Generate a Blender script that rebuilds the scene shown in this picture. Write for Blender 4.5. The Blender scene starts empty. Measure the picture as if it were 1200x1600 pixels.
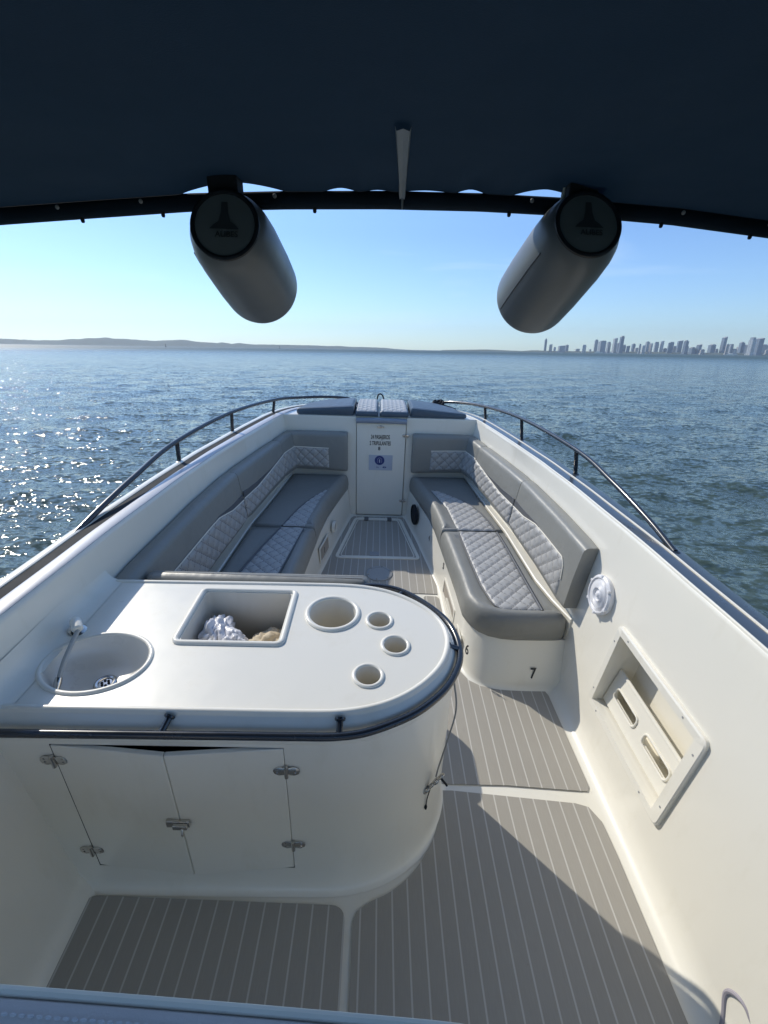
import bpy, bmesh, math, random
import numpy as np
from mathutils import Vector, Matrix, noise
from mathutils.geometry import tessellate_polygon

random.seed(7)
rng = np.random.default_rng(7)
scene = bpy.context.scene
COL = scene.collection
R = math.radians

# ------------------------------------------------------------------ camera
# Boat frame: x starboard, y forward, z up from the cockpit sole; eye 1.95 m above the sole.
EYE = Vector((0, 0, 1.95))
SEA_EYE = 2.25                       # eye height over the water
BW = Matrix(((0.9998, -0.0105, 0.0171), (0.0124, 0.9936, -0.1118), (-0.0158, 0.1120, 0.9936)))   # boat trim: bow up, slight heel
TB = Matrix.Translation((0, 0, SEA_EYE)) @ BW.to_4x4() @ Matrix.Translation(-EYE)

def cam_axes(pitch, roll):
    a = -pitch
    f = Vector((0, math.cos(a), math.sin(a))); r = Vector((1, 0, 0)); u = r.cross(f)
    return r * math.cos(roll) + u * math.sin(roll), -r * math.sin(roll) + u * math.cos(roll), f
cr, cu, cf = cam_axes(math.atan(254 / 718), R(0.86))
cd = bpy.data.cameras.new('camera'); cam = bpy.data.objects.new('camera', cd); COL.objects.link(cam)
M = Matrix((cr, cu, -cf)).transposed().to_4x4(); M.translation = (0, 0, SEA_EYE)
cam.matrix_world = M
cd.sensor_fit = 'HORIZONTAL'; cd.sensor_width = 36; cd.lens = 718 / 1200 * 36
cd.clip_start = 0.02; cd.clip_end = 60000
scene.camera = cam

# ------------------------------------------------------------------ sun and sky
SUN = (BW @ Vector((-.564, .594, .574))).normalized()      # towards the sun
elev = math.asin(SUN.z); azim = math.atan2(SUN.x, SUN.y)
w = bpy.data.worlds.new('World'); scene.world = w; w.use_nodes = True
nt = w.node_tree; nt.nodes.clear()
out = nt.nodes.new('ShaderNodeOutputWorld'); bg = nt.nodes.new('ShaderNodeBackground')
sky = nt.nodes.new('ShaderNodeTexSky'); sky.sky_type = 'NISHITA'; sky.sun_disc = False
sky.sun_elevation = elev; sky.sun_rotation = azim; sky.altitude = 0
sky.air_density = 1.0; sky.dust_density = 0.25; sky.ozone_density = 3.0
bg.inputs['Strength'].default_value = 0.145
# thin cirrus in the sky itself
tc = nt.nodes.new('ShaderNodeTexCoord'); mp = nt.nodes.new('ShaderNodeMapping'); mp.inputs['Scale'].default_value = (1.3, 1.3, 9)
mp.inputs['Rotation'].default_value = (R(6), R(8), 0)
nz = nt.nodes.new('ShaderNodeTexNoise'); nz.inputs['Scale'].default_value = 2.2; nz.inputs['Detail'].default_value = 8; nz.inputs['Distortion'].default_value = .6
rp = nt.nodes.new('ShaderNodeValToRGB'); rp.color_ramp.elements[0].position = .55; rp.color_ramp.elements[1].position = .85
rp.color_ramp.elements[1].color = (.30, .30, .30, 1)
mx = nt.nodes.new('ShaderNodeMix'); mx.data_type = 'RGBA'; mx.inputs['B'].default_value = (4.2, 4.8, 5.4, 1)
L = nt.links.new
L(tc.outputs['Generated'], mp.inputs['Vector']); L(mp.outputs['Vector'], nz.inputs['Vector'])
L(nz.outputs['Fac'], rp.inputs['Fac']); L(rp.outputs['Color'], mx.inputs['Factor'])
sx = nt.nodes.new('ShaderNodeSeparateXYZ'); L(tc.outputs['Generated'], sx.inputs['Vector'])
tr = nt.nodes.new('ShaderNodeValToRGB'); cr_ = tr.color_ramp; cr_.elements[0].position = 0.0; cr_.elements[0].color = (.47, .61, .75, 1)
cr_.elements[1].position = 1.0; cr_.elements[1].color = (1, 1, 1, 1)
for p_, c_ in ((.06, (.48, .60, .75)), (.2, (.47, .58, .74)), (.42, (.74, .84, .92))):
    e_ = cr_.elements.new(p_); e_.color = (*c_, 1)
L(sx.outputs['Z'], tr.inputs['Fac'])
tm = nt.nodes.new('ShaderNodeMix'); tm.data_type = 'RGBA'; tm.blend_type = 'MULTIPLY'; tm.inputs[0].default_value = 1
L(sky.outputs['Color'], tm.inputs['A']); L(tr.outputs['Color'], tm.inputs['B']); L(tm.outputs['Result'], mx.inputs['A']); L(mx.outputs['Result'], bg.inputs['Color'])
L(bg.outputs['Background'], out.inputs['Surface'])

sl = bpy.data.lights.new('sun', 'SUN'); so = bpy.data.objects.new('sun', sl); COL.objects.link(so)
sl.energy = 2.45; sl.angle = R(0.55); sl.color = (1.0, .94, .82)
so.rotation_mode = 'QUATERNION'; so.rotation_quaternion = (-SUN).to_track_quat('-Z', 'Y')

scene.view_settings.view_transform = 'Standard'; scene.view_settings.look = 'None'
scene.view_settings.exposure = 0.66; scene.view_settings.gamma = 1.0
scene.cycles.max_bounces = 10; scene.cycles.diffuse_bounces = 6; scene.cycles.glossy_bounces = 4
scene.cycles.caustics_reflective = False; scene.cycles.caustics_refractive = False
scene.cycles.sample_clamp_indirect = 8

# ------------------------------------------------------------------ materials
def new_mat(name):
    m = bpy.data.materials.new(name); m.use_nodes = True
    return m, m.node_tree, m.node_tree.nodes['Principled BSDF']
def N(t, k, **kw):
    n = t.nodes.new(k)
    for a, b in kw.items(): setattr(n, a, b)
    return n
def objco(t, scale=(1, 1, 1)):
    c = N(t, 'ShaderNodeTexCoord'); m = N(t, 'ShaderNodeMapping'); m.inputs['Scale'].default_value = scale
    t.links.new(c.outputs['Object'], m.inputs['Vector']); return m.outputs['Vector']
def noise_n(t, vec, scale, detail=4, rough=.55):
    n = N(t, 'ShaderNodeTexNoise'); n.inputs['Scale'].default_value = scale; n.inputs['Detail'].default_value = detail
    n.inputs['Roughness'].default_value = rough; t.links.new(vec, n.inputs['Vector']); return n.outputs['Fac']
def mathn(t, op, a, b=None, c=None):
    n = N(t, 'ShaderNodeMath', operation=op)
    for i, v in enumerate((a, b, c)):
        if v is None: continue
        if isinstance(v, (int, float)): n.inputs[i].default_value = v
        else: t.links.new(v, n.inputs[i])
    return n.outputs[0]
def mixc(t, fac, a, b):
    n = N(t, 'ShaderNodeMix', data_type='RGBA')
    for k, v in (('Factor', fac), ('A', a), ('B', b)):
        s = n.inputs[k] if k != 'Factor' else n.inputs[0]
        if isinstance(v, (int, float)): s.default_value = v
        elif isinstance(v, tuple): s.default_value = (*v, 1)
        else: t.links.new(v, s)
    return n.outputs['Result']
def bump(t, b, h, strength, dist):
    n = N(t, 'ShaderNodeBump'); n.inputs['Strength'].default_value = strength; n.inputs['Distance'].default_value = dist
    t.links.new(h, n.inputs['Height']); t.links.new(n.outputs['Normal'], b.inputs['Normal']); return n

def simple(name, col, rough=.4, metal=0, var=.06, nscale=6, bstr=0, bscale=300, bdist=.0006, coat=0, spec=.5):
    m, t, b = new_mat(name)
    v = objco(t); f = noise_n(t, v, nscale, 5)
    c2 = tuple(max(0, x * (1 - var * 2)) for x in col); c3 = tuple(min(1, x * (1 + var)) for x in col)
    t.links.new(mixc(t, f, c2, c3), b.inputs['Base Color'])
    b.inputs['Roughness'].default_value = rough; b.inputs['Metallic'].default_value = metal
    b.inputs['Specular IOR Level'].default_value = spec
    if rough < .9 and not metal:
        rr = mathn(t, 'MULTIPLY_ADD', noise_n(t, v, nscale * 2.3, 6), .22, rough - .11); t.links.new(rr, b.inputs['Roughness'])
    if coat: b.inputs['Coat Weight'].default_value = coat; b.inputs['Coat Roughness'].default_value = .12
    if bstr: bump(t, b, noise_n(t, v, bscale, 3), bstr, bdist)
    return m

def gelcoat(name, col, rough=.34):
    m, t, b = new_mat(name)
    v = objco(t); vs = objco(t, (1, 1, .35))
    big = noise_n(t, v, 1.6, 4); dirt = noise_n(t, vs, 9, 8, .65)
    d = N(t, 'ShaderNodeValToRGB'); d.color_ramp.elements[0].position = .56; d.color_ramp.elements[1].position = .80
    t.links.new(dirt, d.inputs['Fac'])
    base = mixc(t, big, tuple(x * .94 for x in col), col)
    fac = mathn(t, 'MULTIPLY', d.outputs['Color'], .30)
    t.links.new(mixc(t, fac, base, (col[0] * .74, col[1] * .71, col[2] * .62)), b.inputs['Base Color'])
    t.links.new(mathn(t, 'MULTIPLY_ADD', dirt, .3, rough - .15), b.inputs['Roughness'])
    b.inputs['Coat Weight'].default_value = .35; b.inputs['Coat Roughness'].default_value = .1
    bump(t, b, noise_n(t, v, 5, 3), .12, .01)
    return m

M_GEL = gelcoat('white gelcoat', (.80, .77, .685))
M_GELD = gelcoat('white moulded inner liner', (.70, .67, .60), .45)
M_COAM = gelcoat('coaming with painted reflection', (.50, .50, .53), .42)
M_NAVY = simple('dark blue gelcoat', (.035, .052, .085), .22, coat=.5)
M_BLACK = simple('black rubber', (.02, .023, .028), .75, bstr=.2, spec=.2)
M_TUBE = simple('black powder coated tube', (.016, .021, .03), .25, coat=.4)
M_STEEL = simple('stainless steel', (.62, .60, .57), .22, 1)
M_VINYL = simple('grey marine vinyl', (.24, .24, .222), .42, var=.05, nscale=3, bstr=.35, bscale=500, bdist=.0008)
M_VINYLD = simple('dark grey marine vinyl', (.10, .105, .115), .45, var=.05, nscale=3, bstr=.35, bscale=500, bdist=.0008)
M_VINYLB = simple('slate blue marine vinyl', (.07, .10, .135), .42, var=.05, bstr=.3, bscale=500, bdist=.0008)
M_DASH = simple('lilac grey padded vinyl', (.70, .64, .61), .75, var=.05, bstr=.5, bscale=380, bdist=.0012, spec=.1)
for m_ in (M_VINYL, M_VINYLB, M_DASH):
    t_ = m_.node_tree; b_ = t_.nodes['Principled BSDF']; old = b_.inputs['Normal'].links[0].from_socket
    k_ = N(t_, 'ShaderNodeBump'); k_.inputs['Strength'].default_value = .55; k_.inputs['Distance'].default_value = .012
    t_.links.new(noise_n(t_, objco(t_, (1, .6, 1)), 9, 3, .5), k_.inputs['Height']); t_.links.new(old, k_.inputs['Normal']); t_.links.new(k_.outputs['Normal'], b_.inputs['Normal'])
M_THREAD = simple('pale sewing thread', (.62, .6, .62), .7)
M_PIPE = simple('pale vinyl piping', (.84, .79, .68), .7, spec=.15)
M_CANOPY = simple('navy canopy cloth', (.007, .017, .030), .85, var=.2, nscale=2.2, bstr=.4, bscale=350, bdist=.001, spec=.2)
t_ = M_CANOPY.node_tree; pb_ = t_.nodes['Principled BSDF']; tl_ = N(t_, 'ShaderNodeBsdfTranslucent'); tl_.inputs['Color'].default_value = (.05, .12, .2, 1)
ms_ = N(t_, 'ShaderNodeMixShader'); ms_.inputs[0].default_value = .04
t_.links.new(pb_.outputs[0], ms_.inputs[1]); t_.links.new(tl_.outputs[0], ms_.inputs[2]); t_.links.new(ms_.outputs[0], t_.nodes['Material Output'].inputs['Surface'])
M_FENDER = simple('charcoal inflated vinyl', (.125, .138, .148), .38, var=.05, nscale=4, bstr=.1, bscale=200)
M_RING = simple('black ring moulding', (.012, .015, .02), .5)
M_FADE = simple('faded dark print', (.05, .057, .062), .5)
M_DECAL = simple('black vinyl lettering', (.015, .017, .02), .5)
M_BLUE = simple('blue decal print', (.02, .045, .2), .4)
M_PLATE = simple('pale blue notice plate', (.46, .50, .58), .35)
M_SPK = simple('white speaker plastic', (.74, .74, .76), .4, bstr=.2, bscale=400)
M_DARK = simple('dark void shade colour', (.02, .022, .025), .8)  # shade inside cabin, locker and drain holes, put into the colour
M_BAG = simple('white plastic bag', (.72, .72, .76), .3, var=.05)
M_TAN = simple('beige crumpled cloth', (.55, .46, .33), .7)
M_CLEAR = simple('grey plate mesh', (.30, .31, .32), .5)
M_ROPE = simple('black braided rope', (.012, .013, .016), .8, bstr=.8, bscale=120, bdist=.002)

def eva():
    m, t, b = new_mat('grey foam teak decking')
    c = N(t, 'ShaderNodeTexCoord'); s = N(t, 'ShaderNodeSeparateXYZ'); t.links.new(c.outputs['Object'], s.inputs['Vector'])
    x = mathn(t, 'ADD', s.outputs['X'], 5.0 * .0555 * 2 + .019)
    fr = mathn(t, 'FRACT', mathn(t, 'DIVIDE', x, .0555))
    dd = mathn(t, 'ABSOLUTE', mathn(t, 'SUBTRACT', fr, .5))            # 0.5 at the groove
    msk = mathn(t, 'GREATER_THAN', dd, .449)
    g = noise_n(t, objco(t, (60, 4, 1)), 5, 5, .6); big = noise_n(t, objco(t), 2.3, 5)
    a = mixc(t, g, (.34, .32, .285), (.43, .405, .36))
    a = mixc(t, mathn(t, 'MULTIPLY', big, .5), a, (.25, .235, .21))
    sp = N(t, 'ShaderNodeValToRGB'); sp.color_ramp.elements[0].position = .70; sp.color_ramp.elements[1].position = .78
    t.links.new(noise_n(t, objco(t), 14, 4), sp.inputs['Fac'])
    a = mixc(t, mathn(t, 'MULTIPLY', sp.outputs['Color'], .25), a, (.12, .115, .11))
    t.links.new(mixc(t, msk, a, (.53, .51, .475)), b.inputs['Base Color'])
    b.inputs['Roughness'].default_value = .75; b.inputs['Specular IOR Level'].default_value = .25
    h = mathn(t, 'MULTIPLY_ADD', msk, -1.0, mathn(t, 'MULTIPLY', g, .4))
    bump(t, b, h, .5, .0012)
    return m
M_EVA = eva()

def quilt(nm='pale quilted vinyl', ca=(.34, .335, .325), cb=(.43, .425, .41)):
    m, t, b = new_mat(nm)
    uv = N(t, 'ShaderNodeUVMap'); s = N(t, 'ShaderNodeSeparateXYZ'); t.links.new(uv.outputs['UV'], s.inputs['Vector'])
    def seam(sgn):
        v = mathn(t, 'ADD' if sgn > 0 else 'SUBTRACT', s.outputs['X'], s.outputs['Y'])
        f = mathn(t, 'ABSOLUTE', mathn(t, 'SUBTRACT', mathn(t, 'FRACT', v), .5))     # .5 at seam
        return mathn(t, 'GREATER_THAN', f, .462), v
    s1, v1 = seam(1); s2, v2 = seam(-1)
    msk = mathn(t, 'MAXIMUM', s1, s2)
    dash = mathn(t, 'GREATER_THAN', mathn(t, 'FRACT', mathn(t, 'MULTIPLY', s.outputs['X'], 5.0)), .28)
    msk = mathn(t, 'MULTIPLY', msk, dash)
    f = noise_n(t, objco(t), 5, 4)
    a = mixc(t, f, ca, cb)
    t.links.new(mixc(t, mathn(t, 'MULTIPLY', msk, .75), a, (.13, .13, .14)), b.inputs['Base Color'])
    b.inputs['Roughness'].default_value = .45
    bump(t, b, noise_n(t, objco(t), 450, 3), .3, .0008)
    return m
M_QUILT = quilt(); M_QUILTW = quilt('white quilted vinyl', (.38, .40, .41), (.48, .49, .49))

# ------------------------------------------------------------------ object helpers
BOAT_TOPS = []
def root_loc(o):
    v = Vector((0, 0, 0))
    while o is not None: v += o.location; o = o.parent
    return v
def tag(o, label=None, cat=None, group=None, kind=None):
    for k, v in (('label', label), ('category', cat), ('group', group), ('kind', kind)):
        if v: o[k] = v
    return o
def empty(name, loc, label, cat, group=None):
    o = bpy.data.objects.new(name, None); COL.objects.link(o); o.location = loc; o.empty_display_size = .1
    tag(o, label, cat, group); BOAT_TOPS.append(o); return o
def finish(me, mat, smooth=True, sharp=35):
    me.materials.append(mat)
    if smooth:
        me.polygons.foreach_set('use_smooth', [True] * len(me.polygons))
        try: me.set_sharp_from_angle(angle=R(sharp))
        except Exception: pass
    me.update()
def mk(name, verts, faces, mat, parent=None, smooth=True, sharp=35, bev=0, seg=2, recalc=True, loc=None, uvs=None, boat=True, sub=0):
    """one mesh object from boat-frame vertices"""
    if parent is not None: base = root_loc(parent)
    else: base = Vector(loc) if loc is not None else Vector((0, 0, 0))
    me = bpy.data.meshes.new(name)
    me.from_pydata([tuple(Vector(v) - base) for v in verts], [], faces)
    bm = bmesh.new(); bm.from_mesh(me)
    if uvs is not None:
        ul = bm.loops.layers.uv.new('UVMap')
        for f in bm.faces:
            for l in f.loops: l[ul].uv = uvs[l.vert.index]
    else:
        bmesh.ops.remove_doubles(bm, verts=bm.verts, dist=1e-5)
    if recalc: bmesh.ops.recalc_face_normals(bm, faces=bm.faces)
    bm.to_mesh(me); bm.free()
    finish(me, mat, smooth, sharp)
    o = bpy.data.objects.new(name, me); COL.objects.link(o)
    if parent is not None: o.parent = parent
    else:
        o.location = base
        if boat: BOAT_TOPS.append(o)
    if bev:
        b = o.modifiers.new('bevel', 'BEVEL'); b.width = bev; b.segments = seg; b.limit_method = 'ANGLE'; b.angle_limit = R(40)
    if sub:
        b = o.modifiers.new('sub', 'SUBSURF'); b.levels = sub; b.render_levels = sub
    return o
class MB:
    def __init__(s): s.v = []; s.f = []
    def add(s, v, f):
        k = len(s.v); s.v += [tuple(x) for x in v]; s.f += [[i + k for i in q] for q in f]; return s
    def build(s, name, mat, parent=None, **k): return mk(name, s.v, s.f, mat, parent, **k)
def box(x0, x1, y0, y1, z0, z1):
    v = [(x, y, z) for x in (x0, x1) for y in (y0, y1) for z in (z0, z1)]
    return v, [(0, 1, 3, 2), (4, 6, 7, 5), (0, 4, 5, 1), (2, 3, 7, 6), (0, 2, 6, 4), (1, 5, 7, 3)]
def obox(c, ax, ay, az):
    c, ax, ay, az = map(Vector, (c, ax, ay, az))
    v = [c + ax * i + ay * j + az * k for i in (-1, 1) for j in (-1, 1) for k in (-1, 1)]
    return v, [(0, 1, 3, 2), (4, 6, 7, 5), (0, 4, 5, 1), (2, 3, 7, 6), (0, 2, 6, 4), (1, 5, 7, 3)]
def loft(rings, closed=True, cap0=False, cap1=False):
    n = len(rings[0]); v = [p for r in rings for p in r]; f = []
    m = n if closed else n - 1
    for i in range(len(rings) - 1):
        for j in range(m):
            a = i * n + j; b = i * n + (j + 1) % n
            f.append((a, b, b + n, a + n))
    if cap0: f.append(tuple(range(n - 1, -1, -1)))
    if cap1: k = (len(rings) - 1) * n; f.append(tuple(range(k, k + n)))
    return v, f
def catmull(P, n=8, closed=False):
    P = [Vector(p) for p in P]; o = []
    m = len(P)
    idx = (lambda i: P[i % m]) if closed else (lambda i: P[max(0, min(m - 1, i))])
    for i in range(m if closed else m - 1):
        a, b, c, d = idx(i - 1), idx(i), idx(i + 1), idx(i + 2)
        if not closed:
            if i == 0: a = b * 2 - c
            if i == m - 2: d = c * 2 - b
        for k in range(n):
            t = k / n
            o.append(.5 * ((2 * b) + (c - a) * t + (2 * a - 5 * b + 4 * c - d) * t * t + (3 * b - a - 3 * c + d) * t ** 3))
    if not closed: o.append(P[-1].copy())
    return o
def tube(P, r, n=10, closed=False, caps=True, flat=1.0):
    P = [Vector(p) for p in P]; m = len(P); rings = []
    up = None
    for i in range(m):
        if closed: d = P[(i + 1) % m] - P[i - 1]
        else: d = P[min(i + 1, m - 1)] - P[max(i - 1, 0)]
        d.normalize()
        if up is None:
            up = Vector((0, 0, 1)) if abs(d.z) < .9 else Vector((1, 0, 0))
        u = (up - d * up.dot(d)).normalized(); up = u; s = d.cross(u)
        rr = r[i] if isinstance(r, (list, tuple)) else r
        rings.append([P[i] + u * math.cos(a) * rr * flat + s * math.sin(a) * rr for a in [2 * math.pi * k / n for k in range(n)]])
    if closed: rings.append(rings[0])
    return loft(rings, True, caps and not closed, caps and not closed)
def lathe(prof, c, axis=(0, 0, 1), n=32, xdir=None, sx=1, sy=1, cap0=True, cap1=True):
    """prof: (radius, height) pairs about axis at c"""
    c = Vector(c); a = Vector(axis).normalized()
    u = Vector(xdir) if xdir else (Vector((1, 0, 0)) if abs(a.x) < .9 else Vector((0, 1, 0)))
    u = (u - a * u.dot(a)).normalized(); s = a.cross(u)
    rings = [[c + a * h + u * (math.cos(t) * r * sx) + s * (math.sin(t) * r * sy) for t in [2 * math.pi * k / n for k in range(n)]] for r, h in prof]
    return loft(rings, True, cap0, cap1)
def poly_off(P, d, closed=True):
    """offset plan polygon (2D) by d along outward normals, per-vertex d allowed; P counter-clockwise"""
    P = [Vector((p[0], p[1])) for p in P]; m = len(P); o = []
    for i in range(m):
        if closed: a, b = P[i - 1], P[(i + 1) % m]
        else: a, b = P[max(i - 1, 0)], P[min(i + 1, m - 1)]
        e1 = (P[i] - a); e2 = (b - P[i])
        e1 = e1.normalized() if e1.length > 1e-9 else e2.normalized(); e2 = e2.normalized() if e2.length > 1e-9 else e1
        n = Vector((e1.y, -e1.x)) + Vector((e2.y, -e2.x)); n.normalize()
        k = max(.5, n.dot(Vector((e1.y, -e1.x))))
        dd = d[i] if isinstance(d, (list, tuple)) else d
        o.append(P[i] + n * dd / k)
    return o
def ccw(P):
    a = sum(P[i - 1][0] * P[i][1] - P[i][0] * P[i - 1][1] for i in range(len(P)))
    return P if a > 0 else P[::-1]
def round_poly(P, r, n=5):
    P = [Vector((p[0], p[1])) for p in P]; m = len(P); o = []
    rs = r if isinstance(r, (list, tuple)) else [r] * m
    for i in range(m):
        a, b, c = P[i - 1], P[i], P[(i + 1) % m]
        q = rs[i]
        if q <= 0: o.append(b); continue
        e1 = (a - b); e2 = (c - b); q1 = min(q, e1.length * .45, e2.length * .45)
        p1 = b + e1.normalized() * q1; p2 = b + e2.normalized() * q1
        for k in range(n + 1):
            t = k / n; o.append(p1 * (1 - t) ** 2 + b * 2 * t * (1 - t) + p2 * t * t)
    return o
def rrect(x0, x1, y0, y1, r, n=5): return round_poly([(x0, y0), (x1, y0), (x1, y1), (x0, y1)], r, n)
def z3(P, z): return [(p[0], p[1], z(p[0], p[1]) if callable(z) else z) for p in P]
def tess(loops, z):
    """filled flat polygon with holes"""
    L3 = [[Vector((p[0], p[1], 0)) for p in l] for l in loops]
    tr = tessellate_polygon(L3); v = [p for l in L3 for p in l]
    return [(p.x, p.y, z(p.x, p.y) if callable(z) else z) for p in v], [tuple(t) for t in tr]
def prism(P, z0, z1, mb=None):
    mb = mb or MB(); P = ccw(P)
    v, f = loft([z3(P, z0), z3(P, z1)], True); mb.add(v, f)
    v, f = tess([P], z1); mb.add(v, f); v, f = tess([P], z0); mb.add(v, f); return mb
def text(body, size, mat, name, parent, origin, xd, yd, depth=.0012, bold=0, align='CENTER', sx=1.0):
    cu_ = bpy.data.curves.new('txt', 'FONT'); cu_.body = body; cu_.size = size; cu_.extrude = depth; cu_.align_x = align; cu_.align_y = 'CENTER'
    cu_.offset = bold; cu_.space_line = 1.1
    to = bpy.data.objects.new('txt', cu_); COL.objects.link(to)
    bpy.context.view_layer.update()
    dg = bpy.context.evaluated_depsgraph_get(); me = bpy.data.meshes.new_from_object(to.evaluated_get(dg))
    bpy.data.objects.remove(to); bpy.data.curves.remove(cu_)
    xd = Vector(xd).normalized(); yd = Vector(yd).normalized(); zd = xd.cross(yd); o0 = Vector(origin); base = root_loc(parent)
    for v in me.vertices: v.co = o0 + xd * v.co.x * sx + yd * v.co.y + zd * v.co.z - base
    me.name = name; me.materials.clear(); me.materials.append(mat)
    o = bpy.data.objects.new(name, me); COL.objects.link(o); o.parent = parent; return o

# ------------------------------------------------------------------ sea, hills, far shore (world frame)
def sea():
    def angs():
        a = list(np.arange(-62, 62.01, .3)); b = list(np.arange(62, 298, 4))[1:]
        return np.radians(np.array(a + b))
    th = angs(); rr = [0.0, .8]
    while rr[-1] < 7000:
        r = rr[-1]; rr.append(r + max(.05, r * (.010 if r < 120 else .02)))
    rr = np.array(rr); Rg, Tg = np.meshgrid(rr, th, indexing='ij')
    X = Rg * np.sin(Tg); Y = Rg * np.cos(Tg); Z = np.zeros_like(X)
    sp = np.maximum(.05, Rg * .012)
    g = np.random.default_rng(3)
    for i in range(90):
        lam = .35 * (6 / .35) ** g.random(); ang = R(-70) + g.normal() * .65
        k = 2 * math.pi / lam; amp = .0034 * lam ** .8 / (1 + (lam / 4) ** 2)
        fade = np.clip(lam / (sp * 4) - .6, 0, 1)
        ph = k * (X * math.cos(ang) + Y * math.sin(ang)) + g.random() * 6.28
        s = np.sin(ph); Z += amp * fade * (s + .25 * np.cos(2 * ph))
    Z[0] = Z[0].mean()
    n, m = X.shape; co = np.stack([X, Y, Z], -1).reshape(-1, 3).astype(np.float32)
    I, J = np.meshgrid(np.arange(n - 1), np.arange(m), indexing='ij'); J2 = (J + 1) % m
    q = np.stack([I * m + J, I * m + J2, (I + 1) * m + J2, (I + 1) * m + J], -1).reshape(-1, 4)[:, ::-1]
    me = bpy.data.meshes.new('water'); me.vertices.add(len(co)); me.vertices.foreach_set('co', co.ravel())
    me.loops.add(q.size); me.loops.foreach_set('vertex_index', q.ravel().astype(np.int32))
    me.polygons.add(len(q)); me.polygons.foreach_set('loop_start', np.arange(0, q.size, 4, dtype=np.int32))
    me.polygons.foreach_set('use_smooth', np.ones(len(q), bool)); me.update(calc_edges=True); me.validate()
    mt, t, b = new_mat('sea water')
    v = objco(t)
    murk = noise_n(t, objco(t, (.12, .3, 1)), 1.0, 4)
    t.links.new(mixc(t, murk, (.040, .068, .066), (.064, .084, .056)), b.inputs['Base Color'])
    b.inputs['IOR'].default_value = 1.33; b.inputs['Specular IOR Level'].default_value = .42
    ln_ = N(t, 'ShaderNodeVectorMath', operation='LENGTH'); g0 = N(t, 'ShaderNodeNewGeometry'); t.links.new(g0.outputs['Position'], ln_.inputs[0])
    mr = N(t, 'ShaderNodeMapRange'); mr.inputs['From Min'].default_value = 25; mr.inputs['From Max'].default_value = 450; mr.inputs['To Min'].default_value = .07; mr.inputs['To Max'].default_value = .45
    t.links.new(ln_.outputs['Value'], mr.inputs['Value']); t.links.new(mr.outputs[0], b.inputs['Roughness'])
    geo = N(t, 'ShaderNodeNewGeometry'); cur = geo.outputs['Normal']
    for sc_, st_, asp, det in ((.5, .34, 2.2, 3), (2.0, .80, 1.9, 3), (8.0, 1.65, 1.3, 3)):
        n_ = N(t, 'ShaderNodeTexNoise'); n_.inputs['Scale'].default_value = sc_; n_.inputs['Detail'].default_value = det; n_.inputs['Roughness'].default_value = .6
        t.links.new(objco(t, (1, asp, 1)), n_.inputs['Vector'])
        v1 = N(t, 'ShaderNodeVectorMath', operation='SUBTRACT'); t.links.new(n_.outputs['Color'], v1.inputs[0]); v1.inputs[1].default_value = (.5, .5, .5)
        v2 = N(t, 'ShaderNodeVectorMath', operation='MULTIPLY'); t.links.new(v1.outputs[0], v2.inputs[0]); v2.inputs[1].default_value = (st_, st_, 0)
        v3 = N(t, 'ShaderNodeVectorMath', operation='ADD'); t.links.new(cur, v3.inputs[0]); t.links.new(v2.outputs[0], v3.inputs[1]); cur = v3.outputs[0]
    nn = N(t, 'ShaderNodeVectorMath', operation='NORMALIZE'); t.links.new(cur, nn.inputs[0]); t.links.new(nn.outputs[0], b.inputs['Normal'])
    me.materials.append(mt)
    o = bpy.data.objects.new('water', me); COL.objects.link(o); tag(o, kind='structure'); return o
sea()

def wray(px, py):
    return (cr * (px - 600) + cu * (800 - py) + cf * 718)
def at_dist(px, d):                   # ground point at a horizontal distance, in the direction of a horizon pixel column
    v = wray(px, 546 + (px - 600) * .015); v.z = 0; v.normalize(); return v * d
def height_at(px, py, d):
    v = wray(px, py); h = math.hypot(v.x, v.y); return SEA_EYE + v.z / h * d

def ridge(name, pts, dist, depth, mat):
    """a real hill range: pts (column, skyline row)"""
    xs = [p[0] for p in pts]; ys = [p[1] for p in pts]; cols = np.linspace(xs[0], xs[-1], 260)
    V = []; F = []; K = 13
    for i, c in enumerate(cols):
        top = np.interp(c, xs, ys); h = max(height_at(c, top, dist), .5)
        dr = at_dist(c, 1.0)
        for k in range(K):
            u = k / (K - 1) * 2 - 1
            nn = noise.noise(Vector((c * .05, k * .7, 3))) * .16 * (1 - abs(u))
            hh = h * max(0, (math.cos(u * math.pi) * .5 + .5) * (1 + nn)) + h * .06 * noise.noise(Vector((c * .3, k * 1.3, 0))) * (1 - abs(u)) - (.5 if abs(u) == 1 else 0)
            V.append(dr * (dist + depth * u) + Vector((0, 0, hh)))
    for i in range(len(cols) - 1):
        for k in range(K - 1):
            a = i * K + k; F.append((a, a + 1, a + K + 1, a + K))
    o = mk(name, V, F, mat, None, boat=False, sharp=180); tag(o, kind='structure'); return o
M_HILL = simple('wooded hillside', (.030, .062, .052), .9, var=.35, nscale=.02)
M_LAND = simple('low shore land', (.07, .09, .06), .9, var=.3, nscale=.02)
ridge('hills', [(-260, 531), (-80, 526), (0, 529), (32, 530.5), (60, 532), (96, 531.2), (133, 528.6), (165, 528.2), (203, 530), (240, 532.5), (285, 530.8), (305, 533.2), (320, 534.8), (341, 536.2), (347, 534.6), (362, 537.4), (373, 536), (400, 538.3), (480, 539.3), (533, 541.2), (600, 543.4), (618, 545.2), (660, 548)], 5200, 500, M_HILL)
ridge('shore_land', [(690, 547), (760, 546), (815, 548.5), (832, 547), (850, 548), (905, 549), (1000, 549.6), (1110, 551), (1200, 552.5), (1420, 556)], 3900, 220, M_LAND)

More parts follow.
